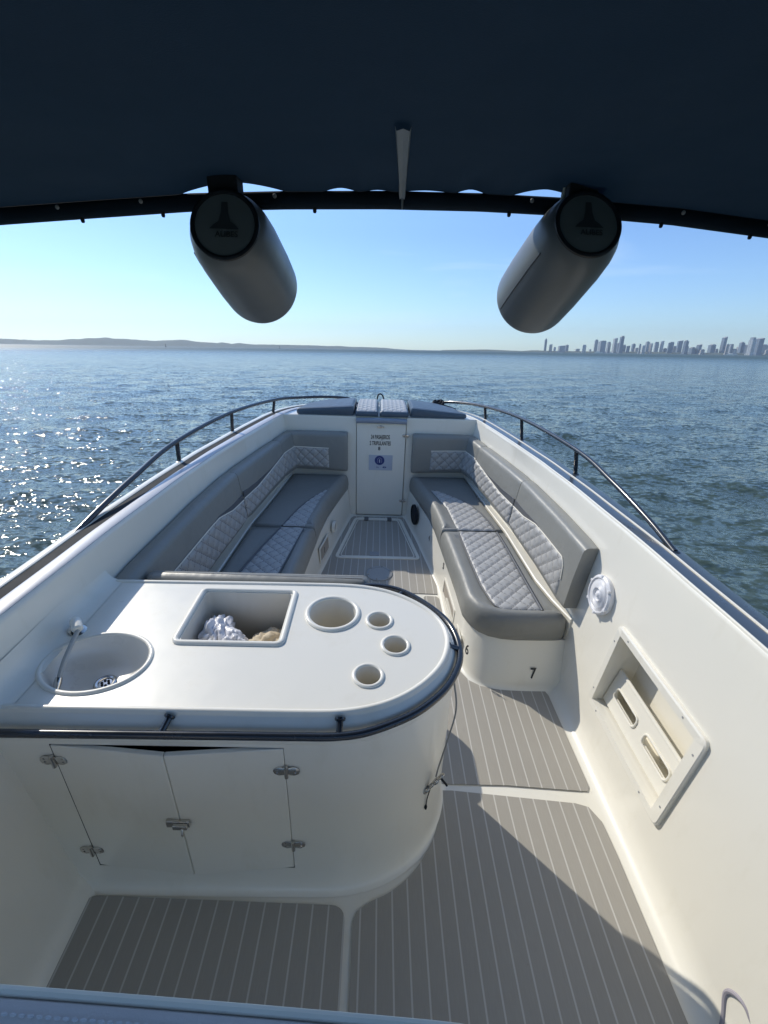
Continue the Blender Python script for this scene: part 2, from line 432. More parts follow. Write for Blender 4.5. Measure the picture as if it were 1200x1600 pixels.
def tower_mat(i, col):
    m, t, b = new_mat('concrete tower %d' % i)
    s = N(t, 'ShaderNodeSeparateXYZ'); c = N(t, 'ShaderNodeTexCoord'); t.links.new(c.outputs['Object'], s.inputs['Vector'])
    fl = mathn(t, 'GREATER_THAN', mathn(t, 'FRACT', mathn(t, 'DIVIDE', s.outputs['Z'], 3.4)), .52)
    bay = mathn(t, 'GREATER_THAN', mathn(t, 'FRACT', mathn(t, 'DIVIDE', mathn(t, 'ADD', s.outputs['X'], s.outputs['Y']), 7.0)), .3)
    k = mathn(t, 'MULTIPLY', fl, bay)
    t.links.new(mixc(t, k, col, (.10, .14, .18)), b.inputs['Base Color']); b.inputs['Roughness'].default_value = .5
    return m
TM = [tower_mat(0, (.62, .62, .60)), tower_mat(1, (.40, .42, .44)), tower_mat(2, (.20, .24, .29)), tower_mat(3, (.52, .47, .42))]
TW = [(98, 92, 10), (125, 120, 14), (145, 133, 10), (178, 126, 26), (204, 122, 12), (258, 142, 18), (290, 122, 16), (320, 143, 8), (345, 96, 14), (375, 102, 28), (408, 108, 14),
      (437, 88, 15), (455, 112, 10), (468, 78, 15), (485, 122, 14), (505, 126, 14), (530, 116, 13), (546, 137, 12), (562, 118, 8), (580, 124, 12), (597, 106, 15), (615, 114, 10),
      (642, 108, 17), (668, 102, 13), (688, 139, 12), (712, 108, 22), (732, 128, 14), (755, 100, 20), (785, 100, 18), (792, 130, 14), (822, 134, 20), (852, 120, 16), (872, 144, 16),
      (915, 120, 22), (940, 142, 14), (968, 82, 16), (990, 117, 11), (1007, 119, 14), (1030, 142, 16), (1048, 130, 14), (1059, 108, 16), (1085, 122, 20), (1106, 86, 22), (1138, 88, 26), (1168, 120, 26), (1193, 146, 18)]
def ordw(n):
    return ['first', 'second', 'third', 'fourth', 'fifth', 'sixth', 'seventh', 'eighth', 'ninth', 'tenth', 'eleventh', 'twelfth', 'thirteenth', 'fourteenth', 'fifteenth', 'sixteenth',
            'seventeenth', 'eighteenth', 'nineteenth', 'twentieth'][n - 1] if n <= 20 else {20: 'twenty-', 30: 'thirty-', 40: 'forty-'}[n // 10 * 10] + ordw(n % 10) if n % 10 else {30: 'thirtieth', 40: 'fortieth'}[n]
for i, (cx, ty, wd) in enumerate(TW):
    px = 820 + cx / 3.158; py = 500 + ty / 3.158; d = 3600 + rng.random() * 500
    g = at_dist(px, d); h = height_at(px, py, d); ww = wd / 3.158 / 718 * d * math.cos(math.atan2(g.x, g.y)) * .95
    dp = ww * (.7 + .6 * rng.random()); c, s = g.x / d, g.y / d
    kind = i % 4; mi = int(rng.integers(0, 4)) if i not in (27, 35) else 2
    a = rng.uniform(-.35, .35); ux = Vector((math.cos(a), math.sin(a), 0)); uy = Vector((-math.sin(a), math.cos(a), 0))
    e = empty('tower_block', (g.x, g.y, 0), 'x', 'tower', 'towers of the skyline across the water'); BOAT_TOPS.remove(e)
    hb = h * .93 if kind != 2 else h * .86
    mb = MB(); gg = Vector((g.x, g.y, 0))
    mb.add(*obox(gg + Vector((0, 0, hb / 2)), ux * ww / 2, uy * dp / 2, Vector((0, 0, hb / 2))))
    mb.build('shaft', TM[mi], e, smooth=False, boat=False)
    mb = MB()
    if kind == 0: mb.add(*obox(gg + Vector((0, 0, (hb + h) / 2)), ux * ww * .3, uy * dp * .3, Vector((0, 0, (h - hb) / 2))))
    elif kind == 1: mb.add(*obox(gg + ux * ww * .12 + Vector((0, 0, (hb + h) / 2)), ux * ww * .36, uy * dp * .4, Vector((0, 0, (h - hb) / 2))))
    elif kind == 2: mb.add(*obox(gg + Vector((0, 0, (hb + h) / 2)), ux * ww * .4, uy * dp * .36, Vector((0, 0, (h - hb) / 2))))
    else:
        q = [gg + ux * ww * .5 * sx_ + uy * dp * .5 * sy_ + Vector((0, 0, z)) for z, l in ((hb, 1), (h, 0)) for sx_, sy_ in ((-1, -1), (1, -1), (1, 1), (-1, 1)) if l or sx_ == 1]
        mb.add(q, [(0, 1, 4), (1, 2, 5, 4), (2, 3, 5), (3, 0, 4, 5), (0, 3, 2, 1)])
    mb.build('roof_block', TM[(mi + 1) % 4], e, smooth=False, boat=False)
    mb = MB(); mb.add(*obox(gg + Vector((0, 0, 5)), ux * ww * .62, uy * dp * .62, Vector((0, 0, 5)))); mb.build('podium', TM[mi], e, smooth=False, boat=False)
    tone = ['white', 'grey', 'dark blue-grey', 'beige-grey'][mi]
    size = 'very tall' if h > 125 else 'tall' if h > 85 else 'mid-height' if h > 50 else 'low'
    slim = 'slender' if ww < 60 else 'broad'
    e['label'] = '%s %s %s tower, %s from the left in the hazy skyline' % (size, slim, tone, ordw(i + 1))
# small white craft under the skyline, channel marks on the left
def far_boat(px, d, ln, label):
    g = at_dist(px, d); e = empty('distant_boat', (g.x, g.y, 0), label, 'boat', 'tiny white boats under the skyline'); BOAT_TOPS.remove(e)
    s = Vector((g.y, -g.x, 0)).normalized(); f = Vector((g.x, g.y, 0)).normalized(); c = Vector((g.x, g.y, 0)); z = Vector((0, 0, 1))
    hull = [c + s * a * ln + f * b * ln * .22 + z * h for h in (-.4, ln * .14) for a, b in ((-.5, -1), (.3, -1), (.5 + h * .03, 0), (.3, 1), (-.5, 1))]
    mb = MB(); mb.add(*loft([hull[:5], hull[5:]], True, True, True)); mb.build('hull', M_GEL, e, smooth=False, boat=False)
    mb = MB(); mb.add(*obox(c - s * ln * .08 + z * ln * .2, s * ln * .2, f * ln * .13, z * ln * .07)); mb.build('cabin', M_GEL, e, smooth=False, boat=False)
far_boat(935, 2600, 34, 'small white boat lying below the tallest towers')
far_boat(955, 3000, 22, 'tiny white launch right of the small white boat')
far_boat(1143, 2300, 30, 'white boat at the water below the right-hand towers')
for px, d, lab in ((259, 1500, 'dark channel marker at sea below the tall hill'), (437, 1700, 'dark channel marker at sea in front of the low shore')):
    g = at_dist(px, d); e = empty('channel_marker', (g.x, g.y, 0), lab, 'buoy', 'channel markers out at sea'); BOAT_TOPS.remove(e)
    mb = MB(); mb.add(*lathe([(1.6, -.5), (1.7, 1.2), (.8, 1.6)], (g.x, g.y, 0), n=12)); mb.build('float', M_BLACK, e, boat=False)
    mb = MB(); mb.add(*lathe([(.6, 1.5), (.35, 5.5), (.9, 5.6), (.9, 7), (0.1, 7.4)], (g.x, g.y, 0), n=10)); mb.build('daymark', M_BLACK, e, boat=False)

# sea haze: one closed box of even, thin air round everything
hv, hf = box(-7400, 7400, -7400, 7400, -5, 330)
hz = mk('haze', hv, hf, bpy.data.materials.new('sea haze'), None, smooth=False, boat=False); tag(hz, kind='stuff')
hm = hz.data.materials[0]; hm.use_nodes = True; ht = hm.node_tree; ht.nodes.clear()
ho = ht.nodes.new('ShaderNodeOutputMaterial'); hp_ = ht.nodes.new('ShaderNodeVolumePrincipled')
hp_.inputs['Color'].default_value = (.80, .90, 1, 1); hp_.inputs['Density'].default_value = 0.85e-4; hp_.inputs['Anisotropy'].default_value = .3
ht.links.new(hp_.outputs['Volume'], ho.inputs['Volume'])

# ------------------------------------------------------------------ the boat
GY = [-3, 1.0, 1.7, 2.33, 2.8, 3.26, 3.6, 3.95]; GX = [1.14, 1.125, 1.11, 1.075, 1.03, .965, .91, .84]
def gx(y): return float(np.interp(y, GY, GX))
def gz(y): return 1.072 - .032 * y
XC = .015
def wallx(y, z, lean=.1): return gx(y) - lean * (gz(y) - z)     # half width of the inner side at height z

boat = empty('motorboat', (0, 0, 0), 'white open motorboat with grey striped deck, seen from its helm towards the bow', 'boat')

def side_wall(s):
    ys = sorted(set([round(v, 3) for v in list(np.arange(-2.0, 3.96, .12)) + [3.95]] + ([1.045, 1.56] if s > 0 else [])))
    if s > 0: ys = [y for y in ys if not (1.045 < y < 1.56)]
    zr = [.06, .12, .245, .44, .627, .8, .95]
    V = []; F = []
    rows = len(zr) + 8
    for y in ys:
        xf = wallx(y, 0) - .0
        prof = [(xf - .10, 0.0), (xf - .055, .0), (xf - .035, .006), (xf - .018, .018), (xf - .006, .036)]
        for z in zr: prof.append((wallx(y, z), z))
        g, zt = gx(y), gz(y)
        prof += [(g - .004, zt - .02), (g - .001, zt - .006), (g + .006, zt)]
        V += [(XC + s * p[0], y, p[1]) for p in prof]
    n = len(prof)
    for i in range(len(ys) - 1):
        for j in range(n - 1):
            if s > 0 and ys[i] == 1.045 and 5 + 2 <= j < 5 + 4: continue      # stowage box opening
            a = i * n + j; F.append((a, a + 1, a + n + 1, a + n))
    return V, F
mb = MB(); mb.add(*side_wall(-1)); mb.build('side_liner', M_GEL, boat, sharp=50)
mb = MB(); mb.add(*side_wall(1)); mb.build('side_liner', M_GEL, boat, sharp=50)
# sole
mk('deck_sole', [(-.95, -2, -.001), (.98, -2, -.001), (.98, 3.97, -.001), (-.95, 3.97, -.001)], [(0, 1, 2, 3)], M_GEL, boat)

# decking panels
def panel(P, z=.005, name='deck_panel', mat=None, r=None):
    if r: P = round_poly(P, r, 6)
    mb = prism(P, .0005, z); return mb.build(name, mat or M_EVA, boat, sharp=30)
panel(ccw([(-.995, -.4), (-.072, -.4), (-.072, .845), (-.985, .868)]), r=.05)
gal_c = catmull([(-.045, .84, 0), (.0, .868, 0), (.075, .90, 0), (.155, .958, 0), (.215, 1.03, 0), (.255, 1.10, 0), (.285, 1.19, 0)], 6)
aft = [(.975, -.4), (.968, 1.02), (.962, 1.14), (.93, 1.2), (.88, 1.215), (.36, 1.262), (.32, 1.262), (.30, 1.245)] + [(p.x + .012, p.y - .012) for p in gal_c[::-1]] + [(-.045, .80), (-.045, -.4)]
panel(ccw(aft))
mid = [(.30, 1.292), (.60, 1.29), (.955, 1.268), (.968, 1.29), (.955, 1.79), (.945, 1.82), (.92, 1.83), (.70, 1.826), (.60, 1.85), (.54, 1.89), (.50, 1.96), (.478, 2.1), (.462, 2.40), (.457, 2.64), (.44, 2.66), (.365, 2.665), (.35, 2.65), (.35, 1.6), (.30, 1.5)]
panel(ccw(mid))
panel(ccw([(-.5, 1.7), (.32, 1.7), (.32, 2.56), (-.38, 2.58)]), r=.05)
panel(ccw([(-.455, 2.72), (.45, 2.69), (.455, 2.8), (.415, 3.05), (.355, 3.42), (.27, 3.86), (.25, 3.90), (-.21, 3.90), (-.235, 3.86), (-.32, 3.42), (-.38, 3.05), (-.42, 2.8)]))
# white line round the small aft hatch and the forward hatch
def frame_line(P, wd, z0, z1, name, mat, parent):
    P = ccw(P); Q = poly_off(P, -wd); n = len(P)
    rings = [z3(P, z0), z3(P, z1), z3(Q, z1), z3(Q, z0)]
    v, f = loft(rings, True); return mk(name, v, f, mat, parent, sharp=30)
hatch = frame_line(round_poly([(-.325, 3.14), (.365, 3.14), (.235, 3.86), (-.20, 3.86)], .05), .026, .005, .0125, 'floor_hatch', M_GEL, boat)
frame_line(round_poly([(-.285, 3.172), (.325, 3.172), (.205, 3.832), (-.17, 3.832)], .035), .008, .005, .010, 'hatch_seam', M_GEL, hatch)
mb = prism(rrect(-.045, .032, 3.185, 3.245, .006), .005, .012); mb.build('hatch_latch', M_CLEAR, hatch)
for x in (-.09, .125):
    mb = prism(rrect(x - .02, x + .02, 3.80, 3.868, .005), .012, .018); mb.build('hatch_hinge', M_VINYLD, hatch)
frame_line(round_poly([(-.30, 1.75), (.30, 1.75), (.30, 2.53), (-.30, 2.55)], .05), .012, .005, .011, 'hatch_rim', M_GEL, boat)
mb = MB(); mb.add(*lathe([(.098, .004), (.098, .012), (.090, .015), (.080, .0155), (.076, .012), (.02, .012)], (.035, 2.93, 0), n=40))
ip = mb.build('inspection_plate', simple('grey nylon plate', (.33, .34, .34), .5), boat)
mb = MB()
for a in range(6):
    t = a * math.pi / 3 + .3; mb.add(*lathe([(.006, .0135), (.006, .018)], (.035 + .087 * math.cos(t), 2.93 + .087 * math.sin(t), 0), n=8))
mb.build('screw', M_STEEL, ip)

# bow bulkhead, with the cabin door
def slab_xz(P, y0, y1, mb=None):
    mb = mb or MB(); P = ccw(P)
    v, f = loft([[(p[0], y0, p[1]) for p in P], [(p[0], y1, p[1]) for p in P]], True); mb.add(v, f)
    for y in (y0, y1):
        v, f = tess([P], 0); mb.add([(a[0], y, a[1]) for a in v], f)
    return mb
bh = slab_xz([(-.90, -.01), (-.192, -.01), (-.192, .946), (-.90, .946)], 3.95, 3.99)
slab_xz([(.246, -.01), (.95, -.01), (.95, .946), (.246, .946)], 3.95, 3.99, bh)
slab_xz([(-.192, .925), (.246, .925), (.246, .946), (-.192, .946)], 3.96, 3.99, bh)
bulk = bh.build('bow_bulkhead', M_GEL, boat, bev=.006)
slab_xz([(-.25, -.01), (.3, -.01), (.3, .92), (-.25, .92)], 4.02, 4.04).build('cabin_shade_slab', M_DARK, bulk)  # dark slab painted as the unlit cabin behind the door gaps
door = slab_xz(round_poly([(-.188, .012), (.241, .012), (.241, .892), (-.188, .892)], .012), 3.938, 3.962).build('cabin_door', M_GEL, boat, bev=.004)
mb = MB(); mb.add(*tube([(-.192, 3.93, .915), (-.1, 3.925, .92), (.03, 3.922, .922), (.15, 3.925, .92), (.246, 3.93, .915)], .018, 10, flat=1.3)); hd = mb.build('hatch_slide', simple('blue grey glazing strip', (.24, .28, .35), .12, coat=.6), boat)
text('24 PASAJEROS\n2 TRIPULANTES', .052, M_DECAL, 'door_lettering', door, (.020, 3.9365, .742), (1, 0, 0), (0, 0, 1), .0006, .0008, sx=.52)
text('8', .045, M_DECAL, 'door_numeral', door, (.012, 3.9365, .665), (1, 0, 0), (0, 0, 1), .0006, .001, sx=.9)
pl = slab_xz(round_poly([(-.078, .462), (.135, .462), (.135, .605), (-.078, .605)], .004), 3.9345, 3.938).build('notice_plate', M_PLATE, door)
mb = MB(); mb.add(*lathe([(.044, 0), (.044, .0015)], (.018, 3.9345, .556), (0, -1, 0), n=32)); mb.build('notice_roundel', M_BLUE, pl)
arch = [(-.004, -.027), (-.020, -.027)] ; ap = [(-.02, -.024), (-.02, .006), (-.014, .02), (0, .026), (.014, .02), (.02, .006), (.02, -.024)]
mb = MB(); mb.add(*tube([(.018 + a, 3.932, .556 + b) for a, b in ap], .0055, 6, flat=.2)); mb.add(*tube([(.018, 3.932, .536), (.018, 3.932, .566)], .005, 6)); mb.build('notice_symbol', M_PLATE, pl)
text('·  En  ·  ◄►', .022, M_BLUE, 'notice_text', pl, (.028, 3.9338, .49), (1, 0, 0), (0, 0, 1), .0004)
def hinge_v(name, parent, c, w_, h_, n, mat=M_STEEL):
    """small two-leaf hinge on a vertical face, n outward"""
    c = Vector(c); n = Vector(n).normalized(); z = Vector((0, 0, 1)); s = z.cross(n).normalized()
    mb = MB()
    P = [(-1, .0), (-.93, .55), (-.6, .95), (-.15, .75), (.15, .75), (.6, .95), (.93, .55), (1, 0)]; P = P + [(a, -b) for a, b in P[-2:0:-1]]
    r0 = [c + s * a * w_ + z * b * h_ for a, b in P]; r1 = [p + n * .003 for p in r0]; r2 = [c + s * a * w_ * .93 + z * b * h_ * .85 + n * .0045 for a, b in P]
    mb.add(*loft([r0, r1, r2], True, True, True))
    mb.add(*tube([c + n * .006 - z * h_ * 1.15, c + n * .006 + z * h_ * 1.15], .0065, 10))
    for a in (-.68, .68):
        for b in (-.28, .3): mb.add(*lathe([(.0038, .003), (.0034, .0062), (.0015, .0068)], c + s * a * w_ + z * b * h_ * 1.2, n, n=8))
    return mb.build(name, mat, parent)
hinge_v('door_hinge', door, (.243, 3.937, .79), .030, .014, (0, -1, 0))
hinge_v('door_hinge', door, (.243, 3.937, .16), .030, .014, (0, -1, 0))
mb = MB(); mb.add(*lathe([(.012, 0), (.012, .004), (.005, .01)], (.02, 3.938, .865), (0, -1, 0), n=12)); mb.add(*obox((.02, 3.93, .865), (.03, 0, 0), (0, .004, 0), (0, 0, .004))); mb.build('door_catch', M_STEEL, door)

# foredeck and gunwales round the bow
def bowcurve(s):
    pts = [(gx(y), y) for y in (-2.2, -1, 0, 1.0, 1.4, 1.7, 2.05, 2.33, 2.6, 2.8, 3.03, 3.26, 3.6, 3.95)] + [(.74, 4.22), (.60, 4.43), (.42, 4.58), (.22, 4.66), (0.0, 4.69)]
    c = catmull([(p[0], p[1], 0) for p in pts], 5)
    return [(XC + s * p.x, p.y) for p in c]
def zdeck(y): return gz(y) - max(0, y - 4.0) ** 2 * .10
def strip(s, prof, name, mat, parent=boat, i0=0, sharp=40):
    """loft a (outward, up) profile along the rail line"""
    C = bowcurve(s); m = len(C); rings = []
    for i in range(i0, m):
        a, b = C[max(i - 1, 0)], C[min(i + 1, m - 1)]
        t = Vector((b[0] - a[0], b[1] - a[1])).normalized(); n = Vector((t.y, -t.x)) * s
        if i == m - 1: n = Vector((0, 1))
        rings.append([(C[i][0] + n.x * d, C[i][1] + n.y * d, zdeck(C[i][1]) + h) for d, h in prof])
    v, f = loft(rings, False); return mk(name, v, f, mat, parent, sharp=sharp)
CORE = [(.168, -.03), (.165, -.06), (.16, -.40), (.13, -.8), (-.25, -1.35), (-1.0, -1.6)]
for s in (-1, 1):
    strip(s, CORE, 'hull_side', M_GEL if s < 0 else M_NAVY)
strip(-1, [(.004, -.004), (.006, .003), (.012, .006), (.058, .004), (.066, .002), (.069, -.004), (.070, -.02)], 'coaming', M_COAM)  # bright sky reflection on the port coaming is put into its pale colour
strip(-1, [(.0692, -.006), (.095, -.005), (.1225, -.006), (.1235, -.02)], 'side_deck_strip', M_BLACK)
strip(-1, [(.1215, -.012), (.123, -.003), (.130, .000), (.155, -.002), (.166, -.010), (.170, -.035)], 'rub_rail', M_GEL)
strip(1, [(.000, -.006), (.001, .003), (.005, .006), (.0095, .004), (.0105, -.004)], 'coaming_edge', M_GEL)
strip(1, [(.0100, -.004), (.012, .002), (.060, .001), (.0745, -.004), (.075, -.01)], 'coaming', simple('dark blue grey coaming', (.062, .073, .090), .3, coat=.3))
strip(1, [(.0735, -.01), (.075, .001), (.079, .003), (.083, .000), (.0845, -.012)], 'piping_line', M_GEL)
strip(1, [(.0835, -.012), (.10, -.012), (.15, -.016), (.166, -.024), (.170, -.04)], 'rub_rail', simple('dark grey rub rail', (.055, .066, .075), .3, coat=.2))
# foredeck surface
Cp = bowcurve(-1); Cs = bowcurve(1); k0 = next(i for i, p in enumerate(Cp) if p[1] >= 3.949)
V = []; F = []
nn = len(Cp) - k0
for i in range(k0, len(Cp)):
    for k in range(9):
        u = k / 8; x = Cp[i][0] * (1 - u) + Cs[i][0] * u; y = Cp[i][1]
        V.append((x, y, zdeck(y) + .001 + .004 * (1 - (2 * u - 1) ** 2)))
for i in range(nn - 1):
    for k in range(8):
        a = i * 9 + k; F.append((a, a + 1, a + 10, a + 9))
mk('foredeck', V, F, M_GEL, boat)

# bow rails
def bow_rail(s, foot, pts, stands):
    e = MB(); e.add(*tube(catmull(pts, 8), .0135, 12)); r = e.build('bow_rail', M_TUBE, boat)
    for (b, t) in stands:
        m_ = MB(); m_.add(*tube([b, (Vector(b) * .5 + Vector(t) * .5), t], .0125, 10))
        m_.add(*lathe([(.022, 0), (.022, .005), (.014, .009)], b, n=14)); m_.build('stanchion', M_TUBE, r)
    m_ = MB(); m_.add(*lathe([(.024, -.004), (.024, .004), (.015, .010)], foot, n=14)); m_.build('rail_foot', M_TUBE, r)
bow_rail(-1, (-1.235, 1.655, 1.005), [(-1.235, 1.655, 1.005), (-1.225, 1.85, 1.035), (-1.21, 2.15, 1.07), (-1.185, 2.62, 1.105), (-1.075, 3.34, 1.105), (-.91, 4.04, 1.05), (-.73, 4.4, 1.0), (-.50, 4.62, .965), (-.30, 4.72, .93), (-.2, 4.74, .86)],
         [((-1.19, 2.62, .975), (-1.185, 2.62, 1.10)), ((-1.085, 3.34, .95), (-1.075, 3.34, 1.10)), ((-.935, 4.04, .925), (-.915, 4.04, 1.045))])
bow_rail(1, (1.245, 1.64, 1.0), [(1.245, 1.64, 1.003), (1.235, 1.85, 1.045), (1.21, 2.2, 1.095), (1.18, 2.61, 1.125), (1.07, 3.39, 1.11), (.925, 4.0, 1.055), (.75, 4.38, 1.0), (.60, 4.56, .955), (.45, 4.66, .9)],
         [((1.205, 2.61, .97), (1.18, 2.61, 1.12)), ((1.095, 3.39, .945), (1.07, 3.39, 1.105)), ((.945, 4.0, .925), (.925, 4.0, 1.05))])

# seat bases, one each side (mirrored about the centreline)
def mir(P, s): return [(XC + .004 + s * (p[0] - XC - .004), *p[1:]) for p in P]
FB = [(.284, 3.945), (.374, 3.4), (.43, 3.05), (.476, 2.78), (.486, 2.5), (.503, 2.15), (.514, 2.03), (.542, 1.935), (.595, 1.873), (.675, 1.842), (.80, 1.832), (.96, 1.832), (1.06, 1.832)]
FT = [(.305, 3.945), (.405, 3.45), (.455, 3.10), (.485, 2.85), (.50, 2.5), (.515, 2.18), (.533, 2.075), (.570, 2.005), (.63, 1.958), (.71, 1.936), (.83, 1.93), (.97, 1.93), (1.075, 1.93)]
PB = FB[:5] + [(.49, 2.3), (.49, 2.0), (.49, 1.5)]; PT = FT[:5] + [(.51, 2.3), (.51, 2.0), (.51, 1.5)]
for s, B, T in ((1, FB, FT), (-1, PB, PT)):
    b2 = catmull([(p[0], p[1], 0) for p in B], 6); t2 = catmull([(p[0], p[1], 0) for p in T], 6)
    rings = []
    nrm = poly_off([(p.x, p.y) for p in b2], 1.0, False)
    for z, off in ((0.0005, -.03), (.004, -.012), (.014, -.002), (.035, .004)):
        rings.append([(b.x + (q.x - b.x) * (-off) * 1.0, b.y + (q.y - b.y) * (-off) * 1.0, z) for b, q in zip(b2, nrm)])
    for u in (.15, .35, .6, .85, 1.0):
        rings.append([(b.x * (1 - u) + t.x * u, b.y * (1 - u) + t.y * u, .035 + u * .235) for b, t in zip(b2, t2)])
    rings[4:4] = []
    ins = poly_off([(p.x, p.y) for p in t2], .0, False)
    rings.append([(t.x + .06, min(t.y + .06, 3.945), .272) for t in t2])
    rings = [mir(r, s) for r in rings]
    v, f = loft(rings, False); sb = mk('seat_base', v, f, M_GEL, boat, sharp=50)
    # raised ledge between cushion and hull side
    ys = [1.93, 2.0, 2.1, 2.3, 2.6, 2.9, 3.3, 3.65, 3.93] if s > 0 else [1.5, 1.8, 2.1, 2.3, 2.6, 2.9, 3.3, 3.65, 3.93]
    inn = np.interp(ys, [1.93, 2.08, 2.3, 2.6, 2.9, 3.3, 3.9], [1.04, 1.00, .962, .945, .928, .878, .808])
    r = [[(x, y, .26), (x, y, .408), (x + .006, y, .414), (wallx(y, .414) + .01 + XC, y, .414), (wallx(y, .3) + .03 + XC, y, .26)] for x, y in zip(inn, ys)]
    r = [mir(q, s) for q in r]
    v, f = loft(r, True, True, True); mk('seat_ledge', v, f, M_GEL, sb, sharp=40)
    if s > 0: SB = sb
    else: PBASE = sb
# ledge across the bow bulkhead
# stowage slot on the starboard base front, decals, ventilator
def slot_frame(parent, y0, y1, z0, z1, xf, s):
    P = rrect(y0, y1, z0, z1, .02); Q = rrect(y0 + .018, y1 - .018, z0 + .016, z1 - .016, .012)
    X = lambda y, z, o: XC + .004 + s * (xf(y) + (z / .27) * .012 - o - XC - .004)
    r = [[(X(p[0], p[1], .0), p[0], p[1]) for p in P], [(X(p[0], p[1], .006), p[0], p[1]) for p in P], [(X(p[0], p[1], .006), p[0], p[1]) for p in Q], [(X(p[0], p[1], -.002), p[0], p[1]) for p in Q]]
    v, f = loft(r, True); mk('slot_frame', v, f, M_GEL, parent)
    v, f = tess([Q], 0); mk('slot_pocket', [(X(p[0], p[1], .0015), p[0], p[1]) for p in v], f, M_POCKET_SHADE, parent)  # flat panel, the pocket's inner shade is put into its colour
M_POCKET_SHADE = simple('pocket shade colour', (.36, .32, .27), .6)
xfb = lambda y: float(np.interp(y, [2.15, 2.5, 2.78, 3.05, 3.4, 3.945], [.503, .486, .476, .43, .374, .284]))
slot_frame(SB, 2.28, 2.66, .045, .175, xfb, 1)
slot_frame(SB, 2.05, 2.2, .05, .15, xfb, 1)
slot_frame(PBASE, 2.95, 3.2, .06, .20, xfb, -1)
for s, par, y in ((1, SB, 3.62), (-1, PBASE, 3.35)):
    n = Vector((-s, -.17 * 1, 0)).normalized(); c = Vector((XC + .004 + s * (xfb(y) - XC - .004), y, .175)) + n * .004
    mb = MB(); mb.add(*lathe([(.090, -.01), (.090, .008), (.083, .013), (.075, .013), (.072, .008)] if s > 0 else [(.05, -.01), (.05, .008), (.042, .012), (.03, .006)], c, n, n=36, cap1=False))
    sp_ = mb.build('vent_ring', M_BLACK if s > 0 else M_GEL, par)
    mb = MB(); mb.add(*lathe([(.074, .004), (.05, .009), (.02, .011)] if s > 0 else [(.032, .003), (.01, .004)], c, n, n=36)); mb.build('vent_grille', M_BLACK if s > 0 else M_GELD, sp_)
text('7', .085, M_DECAL, 'base_numeral', SB, (.872, 1.854, .098), (1, 0, 0), (0, .34, 1), .0007, .0015, sx=.75)
text('6', .085, M_DECAL, 'base_numeral', SB, (.5225, 1.955, .165), (.42, -.9, 0), (.05, .12, 1), .0007, .0015, sx=.75)
for nch, yy in (('5', 2.75), ('4', 3.15)):
    x_ = xfb(yy) + .012 * .2 / .27 * 1.2
    text(nch, .07, M_DECAL, 'base_numeral', SB, (x_ - .004, yy, .20), (.17, -1, 0), (.03, 0, 1), .0007, .001, sx=.75)
    text({'5': '2', '4': '1'}[nch], .07, M_DECAL, 'base_numeral', PBASE, (2 * (XC + .004) - x_ + .004, yy - .15, .16), (.17, 1, 0), (-.03, 0, 1), .0007, .001, sx=.75)

# ---- stowage box in the starboard side
def wp(y, z, o): return (XC + wallx(y, z) + o, y, z)      # o: outward depth beyond the side
Po = round_poly([(1.0, .212), (1.59, .212), (1.59, .662), (1.0, .662)], .028, 5); Pi = round_poly([(1.047, .247), (1.558, .247), (1.558, .625), (1.047, .625)], .008, 5)
r = [[wp(p[0], p[1], .002) for p in Po], [wp(p[0], p[1], -.012) for p in Po], [wp(p[0] * .985 + .0195, p[1] * .97 + .013, -.016) for p in Po], [wp(p[0], p[1], -.014) for p in Pi], [wp(p[0], p[1], .01) for p in Pi]]
v, f = loft(r, True); bf = mk('stowage_box', v, f, M_GEL, boat, sharp=30)
mb = MB()
for o in (.135,):
    c = [(1.045, .245), (1.56, .245), (1.56, .627), (1.045, .627)]
    mb.add(*loft([[wp(a, b, 0.001) for a, b in c], [wp(a, b, o) for a, b in c]], True, False, True))
mb.build('box_lining', M_GEL, bf, sharp=20)
# rack plate with two long slots, leaning out from the lower lip
def rackp(y, z, o=0): return wp(y, z, .035 + (z - .27) * .12 + o)
outer = ccw([(1.05, .258), (1.555, .258), (1.555, .43), (1.05, .43)]); h1 = rrect(1.10, 1.275, .318, .372, .026, 6); h2 = rrect(1.335, 1.51, .318, .372, .026, 6)
mb = MB()
for o in (0, .012):
    v, f = tess([outer, h1, h2], 0); mb.add([rackp(p[0], p[1], o) for p in v], f)
for l in (outer, h1, h2): mb.add(*loft([[rackp(p[0], p[1], 0) for p in l], [rackp(p[0], p[1], .012) for p in l]], True))
mb.build('rack_plate', M_GEL, bf, sharp=30)
mb = MB()
for h in (h1, h2): mb.add(*tube([rackp(p[0], p[1], -.002) for p in h], .005, 8, closed=True))
mb.add(*tube([rackp(1.055, .43, .004), rackp(1.55, .43, .004)], .008, 8)); mb.build('rack_bead', M_GEL, bf)
mb = MB()
for (y, z) in ((1.022, .30), (1.022, .58), (1.575, .30), (1.575, .58), (1.12, .232), (1.5, .232), (1.12, .643), (1.5, .643)):
    mb.add(*lathe([(.0042, -.0165), (.0042, -.0135)], Vector(wp(y, z, 0)) , (1, 0, 0), n=8))
mb.build('screw', M_CLEAR, bf)

